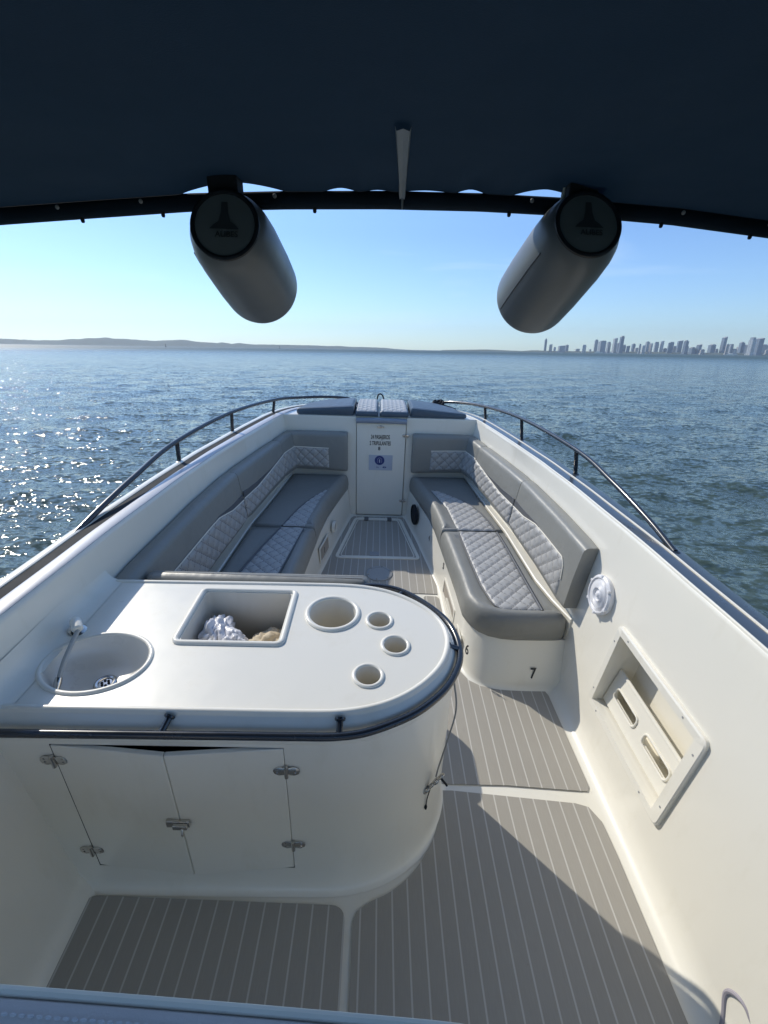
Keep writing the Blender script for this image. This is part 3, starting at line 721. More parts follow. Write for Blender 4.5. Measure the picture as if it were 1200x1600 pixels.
# ---- seat cushions
def bsm(u): return u * u * (3 - 2 * u)
def seat_cushion(outline, s, label, roll, z0=.262, zt=.413, loc=None, name='seat_cushion', mat=M_VINYL, n=5):
    """outline: plan loop, roll(x,y) -> 0..1 weight of the fat front roll"""
    P = [Vector((p[0], p[1])) for p in ccw(outline)]
    prof = [(-.010, z0), (0, z0 + .012), (.004, z0 + .06), (0, zt - .045), (-.010, zt - .020), (-.028, zt - .003), (-.05, zt + .002), (-.085, zt - .004)]
    W = [roll(p.x, p.y) for p in P]
    rings = []
    for k, (o, z) in enumerate(prof):
        offs = [o * (.35 + .65 * w_) if o < 0 else o for w_ in W]
        q = poly_off(P, offs); up = [0, 0, 0, .004, .010, .014, .014, .0][k]
        rings.append([(a.x, a.y, z + up * w_) for a, w_ in zip(q, W)])
    mb = MB(); v, f = loft(rings, True); mb.add(v, f)
    t, tf = tess([[(p[0], p[1]) for p in rings[-1]]], 0); mb.add([rings[-1][i] for i in range(len(rings[-1]))], tf)
    t, tf = tess([[(p[0], p[1]) for p in rings[0]]], z0); mb.add(t, tf)
    mb.v = mir(mb.v, s)
    cx = sum(p[0] for p in mb.v) / len(mb.v); cy = sum(p[1] for p in mb.v) / len(mb.v)
    e = empty(name, (cx, cy, z0), label, 'seat cushion', 'bench seat cushions')
    mb.build('cushion_body', mat, e, sharp=60)
    return e
def quilt_patch(name, parent, fn, nu, nv, su, sv, h=.009, s=1, mat=None):
    """fn(u,v) -> (point, normal); su,sv: cell counts"""
    V = []; UV = []; F = []
    for j in range(nv + 1):
        for i in range(nu + 1):
            u, v = i / nu, j / nv; p, n, uu, vv = fn(u, v)
            a = abs(((uu + vv) % 1) - .5); b = abs(((uu - vv) % 1) - .5)
            d = .5 - max(a, b); hh = h * (1 - math.exp(-d * 9))
            edge = min(u * nu, (1 - u) * nu, v * nv, (1 - v) * nv); 
            hh = hh * min(1, edge / 2.5) if edge > .5 else -.004
            V.append(tuple(Vector(p) + Vector(n) * hh)); UV.append((uu, vv))
    for j in range(nv):
        for i in range(nu):
            a = j * (nu + 1) + i; F.append((a, a + 1, a + nu + 2, a + nu + 1))
    V = mir(V, s)
    if s < 0: F = [q[::-1] for q in F]
    return mk(name, V, F, mat or M_QUILT, parent, recalc=False, uvs=UV, sharp=180)
def lin(xs, ys): return lambda t: float(np.interp(t, xs, ys))
backX = lambda y: float(np.interp(y, [1.93, 2.08, 2.3, 2.6, 2.9, 3.3, 3.9], [1.045, 1.00, .962, .945, .928, .878, .808]))
frontX = lambda y: float(np.interp(y, [1.5, 2.02, 2.33, 2.89, 3.1, 3.33, 3.6, 3.92], [.50, .512, .503, .468, .455, .430, .375, .305]))
def seat_pair(s):
    side = 'starboard' if s > 0 else 'port'
    # aft cushion
    ya = 1.93 if s > 0 else 1.58
    if s > 0:
        o = [(frontX(y), y) for y in np.linspace(2.882, 2.12, 14)] + [(.519, 2.085), (.540, 2.03), (.575, 1.983), (.625, 1.948), (.69, 1.927), (.77, 1.919), (.90, 1.920), (.98, 1.922), (1.015, 1.927), (1.03, 1.945)]
        o += [(backX(y) - .004, y) for y in (2.0, 2.08, 2.2, 2.3, 2.45, 2.6, 2.75, 2.882)]
        roll = lambda x, y: 1.0 if (x < frontX(y) + .06 and y < 2.85) or (y < 1.99) else (.6 if x < .6 else .25)
    else:
        o = [(frontX(y), y) for y in np.linspace(2.882, 1.60, 16)] + [(.60, 1.585), (.8, 1.585), (1.02, 1.59)] + [(1.04 - .03 * k, 1.7 + .1 * k) for k in range(0)] + [(backX(y) - .004, y) for y in (1.75, 1.93, 2.08, 2.3, 2.45, 2.6, 2.75, 2.882)]
        roll = lambda x, y: 1.0 if x < frontX(y) + .06 and y < 2.85 else .3
    e = seat_cushion(o, s, 'grey %s seat cushion with pale quilted middle, %s' % (side, 'nearest the number 7' if s > 0 else 'running behind the galley counter'), roll)
    if s > 0: lx = lin([1.99, 2.0, 2.04, 2.22, 2.5, 2.88], [.705, .685, .655, .622, .605, .588]); rx = lin([1.99, 2.26, 2.72, 2.88], [.905, .892, .872, .858]); y0, y1 = 1.992, 2.876
    else: lx = lin([1.6, 2.25, 2.88], [.635, .612, .545]); rx = lin([1.6, 2.25, 2.6, 2.88], [.87, .845, .77, .70]); y0, y1 = 1.62, 2.876
    def fa(u, v):
        y = y0 + (y1 - y0) * v; a, b = lx(y), rx(y); x = a + (b - a) * u
        return (x, y, .4155), (0, 0, 1), x / .085, y / .088
    quilt_patch('quilted_panel', e, fa, 44, 130 if s > 0 else 180, 0, 0, s=s)
    mb = MB(); mb.add(*tube([(rx(y) + .004, y,   .4150) for y in np.linspace(y0, y1, 24)], .0085, 6, flat=.8)); mb.v = mir(mb.v, s); mb.build('piping', M_VINYLD, e)
    mb = MB(); mb.add(*tube([(lx(y) - .003, y, .4155) for y in np.linspace(y0, y1, 24)], .0045, 6, flat=.8)); mb.v = mir(mb.v, s); mb.build('piping', M_VINYLD, e)
    # forward cushion
    o = [(frontX(y), y) for y in np.linspace(3.925, 2.895, 18)] + [(x, 2.893) for x in (.6, .75)] + [(backX(y) - .004, y) for y in (2.893, 3.0, 3.15, 3.3, 3.5, 3.7, 3.925)] + [(.6, 3.928), (.45, 3.928)]
    roll = lambda x, y: 1.0 if x < frontX(y) + .06 and y > 2.92 and y < 3.9 else .25
    e = seat_cushion(o, s, 'grey %s seat cushion against the bow bulkhead with a pointed quilted panel' % side, roll)
    lx2 = lin([2.9, 3.26, 3.5, 3.62], [.586, .555, .49, .455] if s > 0 else [.543, .495, .44, .41]); rx2 = lin([2.9, 3.05, 3.2, 3.3, 3.42, 3.55, 3.62], [.856, .838, .80, .762, .685, .555, .46] if s > 0 else [.70, .665, .625, .59, .54, .46, .415])
    def fb(u, v):
        y = 2.90 + .70 * v; a, b = lx2(y), rx2(y); x = a + (b - a) * u
        return (x, y, .4155), (0, 0, 1), x / .085, y / .088
    quilt_patch('quilted_panel', e, fb, 40, 100, 0, 0, s=s)
    mb = MB(); mb.add(*tube([(rx2(y) + .004, y, .4145) for y in np.linspace(2.9, 3.6, 24)], .006, 6, flat=.8)); mb.v = mir(mb.v, s); mb.build('piping', M_VINYLD, e)
seat_pair(1); seat_pair(-1)

# ---- back cushions: swept along the hull side
def back_path(y0, y1, n=14):
    return [Vector((XC + wallx(y, .66), y, 0)) for y in np.linspace(y0, y1, n)]
def sweep_back(path, zb, zt, th, s, label, quiltf=None, name='back_cushion', mat=M_VINYL, closeends=True, upper=None):
    """path: plan points along the wall (starboard side), cushion grows inward (left of travel direction when going forward)"""
    m = len(path); cs = []
    K = 6
    def cross(t_, zbb, ztt, lean):
        P = [(0.002, zbb), (th - .012, zbb), (th - .002, zbb + .008), (th, zbb + .03), (th + .004, (zbb + ztt) / 2), (th, ztt - .035), (th - .004, ztt - .014), (th - .016, ztt - .003), (th - .03, ztt), (.012, ztt + .001), (.002, ztt - .004)]
        return P
    rings = []; nr = []
    for i in range(m):
        a, b = path[max(i - 1, 0)], path[min(i + 1, m - 1)]; t = (b - a).normalized(); n = Vector((-t.y, t.x, 0))
        nr.append(n)
        sh = 1.0
        zb_i = zb(i / (m - 1)) if callable(zb) else zb; zt_i = zt(i / (m - 1)) if callable(zt) else zt
        ring = []
        for o, z in cross(0, zb_i, zt_i, 0):
            if i in (0, m - 1): o = .002 + (o - .002) * .93; z = (zb_i + zt_i) / 2 + (z - (zb_i + zt_i) / 2) * .97
            lean = .1 * (z - .66)
            ring.append((path[i].x + n.x * o + lean * (1 if abs(n.x) > .5 else 0), path[i].y + n.y * o, z))
        rings.append(ring)
    v, f = loft([mir(r, s) for r in rings], True, True, True)
    mid = path[m // 2]; c = mir([(mid.x, mid.y, zb(0.5) if callable(zb) else zb)], s)[0]
    e = empty(name, c, label, 'back cushion', 'bench backrest cushions')
    mk('cushion_body', v, f, mat, e, sharp=50)
    return e, nr
def back_quilt(e, path, th, zq0, zq1, s, a0=0.0, a1=1.0, lens=None):
    """quilted lower panel on the front face, zq1(t) its top edge; lens(t) a dark band above"""
    m = len(path); L_ = [0]
    for i in range(1, m): L_.append(L_[-1] + (path[i] - path[i - 1]).length)
    T = L_[-1]
    def pos(t):
        d = t * T; i = max(0, min(m - 2, int(np.searchsorted(L_, d)) - 1)); k = (d - L_[i]) / (L_[i + 1] - L_[i])
        p = path[i].lerp(path[i + 1], k)
        def nn(j):
            a, b = path[max(j - 1, 0)], path[min(j + 1, m - 1)]; q = (b - a).normalized(); return Vector((-q.y, q.x, 0))
        n = nn(i).lerp(nn(i + 1), k).normalized(); return p, n, d
    def surf(t, z, o=0):
        p, n, d = pos(t); q = p + n * (th + o); return Vector((q.x + .1 * (z - .66) * (1 if abs(n.x) > .5 else 0), q.y, z)), n, d
    def fn(u, v):
        t = a0 + (a1 - a0) * u; z = zq0(t) + (zq1(t) - zq0(t)) * v
        p, n, d = surf(t, z, .005); return p, n, d / .088, z / .085
    nu = max(20, int(T * (a1 - a0) / .008))
    quilt_patch('quilted_panel', e, fn, nu, 26, 0, 0, s=s, h=.010)
    mb = MB(); ed = [surf(a0 + (a1 - a0) * k / 40, zq1(a0 + (a1 - a0) * k / 40) + .002, .006)[0] for k in range(41)]
    mb.add(*tube(ed, .0035, 6)); mb.v = mir(mb.v, s); mb.build('piping', M_PIPE, e)
    if lens:
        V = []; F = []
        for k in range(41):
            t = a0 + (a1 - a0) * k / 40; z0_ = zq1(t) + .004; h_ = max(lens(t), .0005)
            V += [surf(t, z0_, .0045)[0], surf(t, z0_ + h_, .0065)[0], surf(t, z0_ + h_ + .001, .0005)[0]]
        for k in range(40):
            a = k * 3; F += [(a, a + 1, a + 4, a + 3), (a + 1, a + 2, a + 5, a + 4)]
        mk('painted_shade_band', mir(V, s), F, M_VINYLD, e)  # dark strip in place of the shade under the upper pad
for s in (1, -1):
    side = 'starboard' if s > 0 else 'port'
    ya = 1.935 if s > 0 else 1.57
    p = back_path(ya, 2.815, 12)
    e, _ = sweep_back(p, lambda t: .475 + .02 * t, lambda t: .848, .082, s, 'grey %s backrest cushion with quilted lower half, %s' % (side, 'its end beside the round speaker' if s > 0 else 'passing behind the galley counter'))
    if s > 0:
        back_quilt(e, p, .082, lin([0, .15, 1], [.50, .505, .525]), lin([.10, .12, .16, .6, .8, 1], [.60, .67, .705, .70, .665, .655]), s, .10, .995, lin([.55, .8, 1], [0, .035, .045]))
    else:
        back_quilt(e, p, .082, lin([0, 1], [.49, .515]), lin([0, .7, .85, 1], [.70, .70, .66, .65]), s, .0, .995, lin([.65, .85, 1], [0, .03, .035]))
    p = back_path(2.823, 3.62, 12)
    e, _ = sweep_back(p, lambda t: .495 + .01 * t, lambda t: .846 - .03 * t, .082, s, 'grey %s backrest cushion with quilted lower half, between the long one and the bow corner' % side)
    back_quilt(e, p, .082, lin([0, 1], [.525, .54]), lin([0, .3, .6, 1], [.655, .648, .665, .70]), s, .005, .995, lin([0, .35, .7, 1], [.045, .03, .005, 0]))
    cor = catmull([(XC + wallx(3.63, .66), 3.63, 0), (XC + wallx(3.74, .66), 3.74, 0), (XC + wallx(3.82, .66) - .005, 3.83, 0), (.83, 3.905, 0), (.76, 3.94, 0), (.66, 3.948, 0), (.5, 3.948, 0), (.40, 3.948, 0), (.305, 3.948, 0)], 5)
    e, _ = sweep_back(cor, lambda t: .50 - .04 * t, lambda t: .815, .075, s, 'grey %s corner backrest wrapping from the side onto the bow bulkhead' % side)
    back_quilt(e, cor, .075, lin([0, 1], [.535, .485]), lin([0, .5, .86, .9], [.70, .685, .675, .65]), s, .01, .80, None)

# ---- galley counter
gal = empty('galley_counter', (-.4, 1.25, 0), 'white moulded galley counter with sink, ice bin, cup holders and black rail', 'counter')
GO = [(-1.13, 1.565), (-.6, 1.572), (-.30, 1.574), (-.12, 1.573), (.0, 1.556), (.10, 1.515), (.19, 1.445), (.25, 1.36), (.268, 1.27), (.25, 1.18), (.205, 1.10), (.13, 1.025), (.04, .972), (-.07, .942), (-.2, .935), (-.4, .935), (-1.13, .933)]
cv = catmull([(p[0], p[1], 0) for p in GO], 6); GP = [Vector((p.x, p.y)) for p in cv]
# keep exact breakpoints for the door opening on the aft face
aftx = [-.928, -.252]
GP = [p for p in GP if not (p.y < .937 and p.x < -.2)] + [Vector((x, .935)) for x in (-.22, -.252, -.4, -.6, -.8, -.928, -1.0, -1.13)]
GP = GP[::-1]            # counter-clockwise
def gring(off, z): return z3(poly_off(GP, off, False), z)
def aftflat(r, off):     # aft face kept planar
    return r
body = [(.066, .0005), (.052, .004), (.042, .014), (.035, .036), (.032, .07), (.031, .118), (.030, .40), (.030, .738), (.030, .76)]
rings = [gring(o, z) for o, z in body]
n = len(GP); v = [p for r in rings for p in r]; F = []
for i in range(len(rings) - 1):
    for j in range(n - 1):
        if 5 <= i < 7 and GP[j].y < .937 and GP[j + 1].y < .937 and -.929 < min(GP[j].x, GP[j + 1].x) and max(GP[j].x, GP[j + 1].x) < -.251: continue
        a = i * n + j; F.append((a, a + 1, a + 1 + n, a + n))
cab = mk('cabinet', v, F, M_GEL, gal, sharp=45)
yA = .935 - .030
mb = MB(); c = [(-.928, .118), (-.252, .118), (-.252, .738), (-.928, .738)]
mb.add(*loft([[(a, yA, b) for a, b in c], [(a, yA + .085, b) for a, b in c]], True, False, True)); mb.build('locker_lining', M_DARK, gal, sharp=20)  # shade inside the locker is put into its dark colour
# locker doors, both a little ajar where they meet
for k, (xh, xm) in enumerate(((-.928, -.5915), (-.252, -.5885))):
    d0 = Vector((xm, yA - .030, 0)) - Vector((xh, yA - .001, 0)); nn_ = Vector((d0.y, -d0.x, 0)).normalized()
    if nn_.y > 0: nn_ = -nn_
    P = [(0.004, .122), (1, .122), (1, .734), (0.004, .734)]
    r0 = [Vector((xh, yA - .001, 0)) + d0 * a + Vector((0, 0, b)) for a, b in P]; r1 = [q + nn_ * -.016 for q in r0]; r0 = [q for q in r0]
    dv, df = loft([r1, r0], True, True, True)
    dr = mk('locker_door', dv, df, M_GEL, gal, bev=.003); dr['label'] = 'left locker door, slightly ajar' if k == 0 else 'right locker door, slightly ajar'
for c in ((-.93, yA - .002, .672), (-.93, yA - .002, .215), (-.249, yA - .002, .640), (-.249, yA - .002, .262)):
    hinge_v('locker_hinge', gal, c, .040, .020, (0, -1, 0))
mb = MB(); cc = Vector((-.595, yA - .034, .425))
mb.add(*obox(cc, (.036, 0, 0), (0, .005, 0), (0, 0, .014))); mb.add(*obox(cc + Vector((.01, -.01, 0)), (.022, 0, 0), (0, .006, 0), (0, 0, .009)))
mb.add(*tube([cc + Vector((.018, -.014, -.004)), cc + Vector((.018, -.022, -.024)), cc + Vector((.016, -.018, -.034))], .004, 8)); mb.build('locker_latch', M_STEEL, gal, bev=.002)
# countertop with real openings
top = [(.030, .752), (.034, .765), (.0335, .79), (.028, .812), (.018, .828), (.009, .836), (.0055, .840), (.0045, .848), (.001, .853), (-.006, .854), (-.011, .851), (-.014, .847)]
rings = [gring(o, z) for o, z in top]; mb = MB(); v, f = loft(rings, False); mb.add(v, f)
circ = lambda x, y, rx, ry, n=40: [(x + math.cos(2 * math.pi * k / n) * rx, y + math.sin(2 * math.pi * k / n) * ry) for k in range(n)]
SK = (-.883, 1.12, .158, .125)
holes = [circ(*SK, 56), rrect(-.664, -.326, 1.228, 1.505, .018), circ(-.153, 1.388, .088, .088), circ(.022, 1.352, .041, .041, 28), circ(.078, 1.222, .042, .042, 28), circ(-.012, 1.082, .042, .042, 28)]
flat = gring(-.035, .847); v, f = loft([rings[-1], flat], False); mb.add(v, f)
v, f = tess([[(p[0], p[1]) for p in flat]] + holes, .847); mb.add(v, f)
mb.build('countertop', M_GEL, gal, sharp=50)
# fillet up to the hull side
mb = MB(); rr = []
for y in np.linspace(.93, 1.57, 12):
    rr.append([(-1.022, y, .8485), (-1.045, y, .851), (-1.066, y, .861), (-1.080, y, .880), (-1.090, y, .91), (-1.094, y, .93)])
mb.add(*loft(rr, False)); mb.build('counter_fillet', M_GEL, gal)
def basin(name, loop, depth, taper, zt=.847, rnd=.02, mat=M_GELD):
    cx_ = sum(p[0] for p in loop) / len(loop); cy_ = sum(p[1] for p in loop) / len(loop)
    def sc(k): return [(cx_ + (p[0] - cx_) * k, cy_ + (p[1] - cy_) * k) for p in loop]
    r = [z3(sc(1), zt), z3(sc(1 - taper * .3), zt - depth * .4)]
    for a in (0, .25, .5, .75, 1.0):
        t = a * math.pi / 2; r.append(z3(sc(1 - taper * .8 - rnd * (1 - math.cos(t)) * 3), zt - depth + rnd * (1 - math.sin(t))))
    r.append(z3(sc(.3), zt - depth - .001)); v, f = loft(r, True, False, True); return mk(name, v, f, mat, gal, sharp=60)
def rim(name, loop, r, z, par=None, flat=.8):
    mb = MB(); mb.add(*tube([(p[0], p[1], z) for p in loop], r, 10, closed=True, flat=flat)); return mb.build(name, M_GEL, par or gal)
# sink: oval bowl
rs = []
for k in range(14):
    t = k / 13 * math.pi / 2; q = math.cos(t) ** .55 if k < 13 else .06
    rs.append(z3(circ(SK[0] + .011 * (1 - q), SK[1] - .008 * (1 - q), SK[2] * max(q, .06), SK[3] * max(q, .06), 56), .847 - .088 * math.sin(t) ** 1.15))
v, f = loft(rs, True, False, True); sk = mk('sink', v, f, simple('grey white sink gelcoat', (.72, .71, .67), .3, coat=.3), gal, sharp=60)
rim('sink_rim', circ(SK[0], SK[1], SK[2] + .006, SK[3] + .006, 64), .0075, .8485, sk)
mb = MB(); dc = (-.872, 1.112, .7600); mb.add(*lathe([(.034, .000), (.034, .004), (.028, .0065), (.022, .005), (.020, .001)], dc, n=28)); dn = mb.build('drain', M_STEEL, sk)
mb = MB()
for a in range(6): t = a * math.pi / 3; mb.add(*lathe([(.0042, .0012), (.0042, .0035)], (dc[0] + .011 * math.cos(t), dc[1] + .011 * math.sin(t), dc[2]), n=8))
mb.build('drain_hole', M_DARK, sk)  # dark discs painted as the shade in the holes
b = basin('ice_bin', holes[1], .24, .06, rnd=.02); rim('bin_rim', rrect(-.678, -.312, 1.214, 1.519, .024), .0105, .849, b)
b = basin('bucket_well', holes[2], .16, .12, rnd=.015); rim('well_rim', circ(-.153, 1.388, .095, .095, 48), .0095, .849, b)
for hl, (x, y) in ((holes[3], (.022, 1.352)), (holes[4], (.078, 1.222)), (holes[5], (-.012, 1.082))):
    b = basin('cup_holder', hl, .085, .10, rnd=.01); rim('cup_rim', circ(x, y, .0455, .0455, 36), .0065, .849, b)
# rail round the counter
RL = [(-1.12, .875), (-.7, .878), (-.41, .880), (-.2, .881), (-.09, .884), (.0, .903), (.115, .957), (.19, 1.015), (.25, 1.085), (.295, 1.18), (.306, 1.27), (.288, 1.37), (.245, 1.45), (.17, 1.535), (.09, 1.592), (.0, 1.612), (-.06, 1.60), (-.075, 1.575)]
mb = MB(); mb.add(*tube(catmull([(a, b, .818) for a, b in RL], 8), .012, 12)); ra = mb.build('counter_rail', M_TUBE, gal)
for a, b_ in (((-.572, .924, .838), (-.583, .880, .818)), ((-.088, .926, .838), (-.088, .886, .818)), ((.262, 1.235, .838), (.304, 1.24, .820)), ((.10, 1.548, .815), (.12, 1.575, .818))):
    mb = MB(); mb.add(*tube([a, b_], .0095, 10)); mb.add(*lathe([(.016, -.002), (.015, .004), (.010, .006)], a, Vector(b_) - Vector(a), n=14)); mb.build('rail_post', M_TUBE, ra)

# spray tap: white head on the hull side, hose hanging in the sink
tp = empty('spray_tap', (-1.0, 1.24, .86), 'white spray tap with grey hose hanging into the sink', 'tap')
mb = MB(); mb.add(*lathe([(.030, .0), (.030, .006), (.022, .012), (.014, .014)], (-1.028, 1.262, .848), (.35, 0, 1), n=24)); mb.build('escutcheon', M_STEEL, tp)
mb = MB(); mb.add(*tube(catmull([(-1.03, 1.272, .85), (-1.025, 1.262, .885), (-1.005, 1.238, .90), (-.985, 1.21, .895)], 6), [.013] * 6 + [.018] * 6 + [.017] * 6 + [.012], 14)); mb.build('tap_head', M_GEL, tp)
mb = MB(); mb.add(*tube(catmull([(-.986, 1.212, .893), (-.985, 1.17, .875), (-.985, 1.12, .85), (-.985, 1.075, .815)], 6), .0075, 10)); mb.build('hose', simple('grey tap hose', (.42, .42, .40), .35), tp)
mb = MB(); mb.add(*tube([(-.985, 1.078, .818), (-.985, 1.066, .806), (-.985, 1.054, .794), (-.985, 1.046, .786)], [.010, .0115, .009, .012], 12)); mb.build('nozzle', M_STEEL, tp)

# bags in the bin
def crumple(name, c, r, mat, label, seed, cat='bag', amp=.30, fr=1.9):
    bm = bmesh.new(); bmesh.ops.create_icosphere(bm, subdivisions=5, radius=1)
    for v_ in bm.verts:
        p = v_.co.copy(); q = p * fr + Vector((seed, seed * 2, 0))
        d = 1 + amp * (abs(noise.noise(q)) * 1.6 - .5) + amp * .5 * (abs(noise.noise(q * 2.3)) - .3) + amp * .25 * (abs(noise.noise(q * 5)) - .2)
        v_.co = Vector((p.x * r[0] * d, p.y * r[1] * d, p.z * r[2] * d))
    me = bpy.data.meshes.new(name); bm.to_mesh(me); bm.free(); finish(me, mat, True, 50)
    o = bpy.data.objects.new(name, me); COL.objects.link(o); o.location = c; BOAT_TOPS.append(o); tag(o, label, cat, 'things dropped in the ice bin'); return o
crumple('plastic_bag', (-.595, 1.37, .735), (.058, .10, .075), M_BAG, 'crumpled white plastic bag in the far left corner of the bin', 3.1)
crumple('plastic_bag', (-.525, 1.325, .715), (.070, .075, .075), M_BAG, 'knotted white plastic bag in the middle of the bin', 8.7)
crumple('cloth', (-.40, 1.355, .70), (.085, .09, .055), M_TAN, 'crumpled beige cloth at the right of the bin', 5.3, 'cloth', .3)
crumple('paper_wrap', (-.425, 1.29, .715), (.07, .05, .035), simple('brown paper wrap', (.40, .33, .26), .6), 'brown paper wrapping on the beige cloth in the bin', 9.9, 'wrapping', .25)

# bolster and bench ahead of the galley
P = rrect(-.98, -.02, 1.617, 1.70, .035)
mb = MB(); P = ccw(P); prof = [(-.012, .46), (0, .475), (.0, .79), (-.006, .812), (-.018, .823), (-.034, .827)]
r = [z3(poly_off(P, o), z) for o, z in prof]; v, f = loft(r, True, True, True)
e = mk('bolster_cushion', v, f, M_VINYL, None, loc=(-.5, 1.66, .46), sharp=50); tag(e, 'grey padded backrest roll standing along the forward edge of the counter', 'back cushion', 'bench backrest cushions')
P = rrect(-.98, .10, 1.61, 1.90, .07)
r = [z3(poly_off(ccw(P), o), z) for o, z in [(-.01, .30), (0, .31), (.003, .36), (-.004, .40), (-.02, .418), (-.05, .42)]]; v, f = loft(r, True, True, True)
e = mk('bench_cushion', v, f, M_VINYL, None, loc=(-.4, 1.75, .3), sharp=50); tag(e, 'short grey bench cushion hidden low behind the galley counter', 'seat cushion')
P = rrect(-.98, .06, 1.60, 1.86, .07); prism(P, 0.0005, .30).build('bench_base', M_GEL, boat, sharp=40)

# lanyard with a shackle on the counter's side
ln = empty('lanyard', (.24, 1.1, .3), 'thin cord with a silver shackle hanging down the right side of the counter', 'lanyard')
mb = MB(); mb.add(*tube(catmull([(.268, 1.112, .81), (.282, 1.085, .70), (.262, 1.07, .56), (.243, 1.06, .45), (.236, 1.055, .40)], 8), .003, 8)); mb.build('cord', simple('grey cord', (.30, .29, .27), .7), ln)
mb = MB(); mb.add(*tube(catmull([(.222, 1.055, .345), (.214, 1.055, .28), (.212, 1.055, .235)], 5), .0022, 6)); mb.add(*lathe([(.004, 0), (.0055, .012), (.003, .022)], (.212, 1.055, .215), n=10)); mb.build('cord_tail', M_BLACK, ln)
mb = MB()
cA, cB = Vector((.208, 1.05, .335)), Vector((.262, 1.055, .415)); dA = (cB - cA)
for k in range(4):
    c0 = cA + dA * (k / 3.6); lp = [c0 + dA.normalized() * math.cos(t) * .015 + Vector((0, -.4 if k % 2 else -1, .3)).normalized() * math.sin(t) * .009 for t in [2 * math.pi * q / 16 for q in range(16)]]
    mb.add(*tube(lp, .0042, 8, closed=True))
mb.add(*lathe([(.002, 0), (.0075, .004), (.0085, .016), (.006, .026)], cA - dA.normalized() * .022, dA, n=14)); mb.build('shackle', M_STEEL, ln)
mb = MB(); mb.add(*tube([cB + Vector((-.01, 0, -.02)), cB + Vector((.012, -.004, -.05)), cB + Vector((.016, -.004, -.058))], .004, 8)); mb.build('shackle_pin', M_BLACK, ln)

# speaker on the starboard side
n_ = Vector((-1, -.02, .1)).normalized(); sc_ = Vector((XC + wallx(1.785, .675), 1.785, .675))
spk = empty('speaker', sc_, 'round white marine speaker on the starboard side behind the long backrest', 'speaker')
mb = MB(); mb.add(*lathe([(.092, -.002), (.096, .008), (.096, .020), (.088, .028), (.081, .029), (.078, .024)], sc_, n_, n=48, cap1=False)); mb.build('bezel', M_SPK, spk)
mb = MB(); mb.add(*lathe([(.080, .022), (.06, .029), (.036, .032), (.028, .030), (.026, .024), (.016, .026), (.010, .034), (.003, .036)], sc_, n_, n=48)); 
for k in range(14): mb.add(*tube([sc_ + n_ * (.0245 + (.080 - rr_) * .17) + (Vector((0, 1, 0)) * math.cos(t) + Vector((.1, 0, 1)) * math.sin(t)) * rr_ for t in [2 * math.pi * q / 40 for q in range(40)] for rr_ in [.032 + k * .0033]], .0010, 4, closed=True))
mb.build('grille', M_SPK, spk)
mb = MB()
for a in range(6):
    t = a * math.pi / 3 + .3; c_ = sc_ + n_ * .026 + (Vector((0, 1, 0)) * math.cos(t) + Vector((.1, 0, 1)) * math.sin(t)) * .090
    mb.add(*lathe([(.0075, -.01), (.0075, .004), (.004, .005)], c_, n_, n=10))
mb.build('screw_lug', M_SPK, spk)

# sun pads on the foredeck
def sunpad(P, zf, th, label, mat_side, quilted):
    P = ccw(P); cx_ = sum(p[0] for p in P) / len(P); cy_ = sum(p[1] for p in P) / len(P)
    Pr = round_poly(P, .03, 4); zb_ = lambda x, y: zdeck(y) + .006
    H = lambda x, y: th(x, y)
    r = [[(p[0], p[1], zb_(*p)) for p in poly_off(Pr, -.006)], [(p[0], p[1], zb_(*p) + .01) for p in Pr], [(p[0], p[1], zb_(*p) + H(*p) - .016) for p in Pr], [(p[0], p[1], zb_(*p) + H(*p) - .003) for p in poly_off(Pr, -.007)], [(p[0], p[1], zb_(*p) + H(*p)) for p in poly_off(Pr, -.022)]]
    e = empty('sun_pad', (cx_, cy_, zdeck(cy_)), label, 'sun pad', 'sun pads on the foredeck')
    v, f = loft(r, True, True, True); mk('pad_body', v, f, mat_side, e, sharp=50)
    ymin = min(p[1] for p in P); ymax = max(p[1] for p in P)
    def xr(y):
        xs = []
        for i in range(len(P)):
            a, b = P[i - 1], P[i]
            if (a[1] - y) * (b[1] - y) <= 0 and abs(a[1] - b[1]) > 1e-6: xs.append(a[0] + (b[0] - a[0]) * (y - a[1]) / (b[1] - a[1]))
        return min(xs), max(xs)
    def fn(u, v):
        y = ymin + .014 + (ymax - ymin - .028) * v; a, b = xr(y); x = a + .014 + (b - a - .028) * u
        return (x, y, zb_(x, y) + H(x, y) + .001), (0, 0, 1), x / .075, y / .08
    quilt_patch('quilted_top', e, fn, 60, 60, 0, 0, h=.010 if quilted else .002, mat=M_QUILTW if quilted else M_VINYLB)
    return e
sunpad([(-.205, 3.935), (-.003, 3.935), (-.003, 4.60), (-.205, 4.56)], 0, lambda x, y: .042 + .016 * math.sin(min(1, (y - 3.93) * 3) * 1.57), 'quilted centre sun pad on the foredeck, port half', M_VINYLB, True)
sunpad([(.006, 3.935), (.262, 3.935), (.262, 4.56), (.006, 4.60)], 0, lambda x, y: .044 + .016 * math.sin(min(1, (y - 3.93) * 3) * 1.57), 'quilted centre sun pad on the foredeck, starboard half', M_VINYLB, True)
sunpad([(-.72, 3.965), (-.215, 3.955), (-.215, 4.50), (-.50, 4.44), (-.66, 4.22)], 0, lambda x, y: .044 + .038 * (x + .72) / .5, 'dark wedge sun pad at the port end of the foredeck row', M_VINYLB, False)
sunpad([(.275, 3.955), (.775, 3.965), (.70, 4.22), (.53, 4.44), (.275, 4.50)], 0, lambda x, y: .080 - .046 * (x - .275) / .5, 'dark wedge sun pad at the starboard end of the foredeck row', M_VINYLB, False)
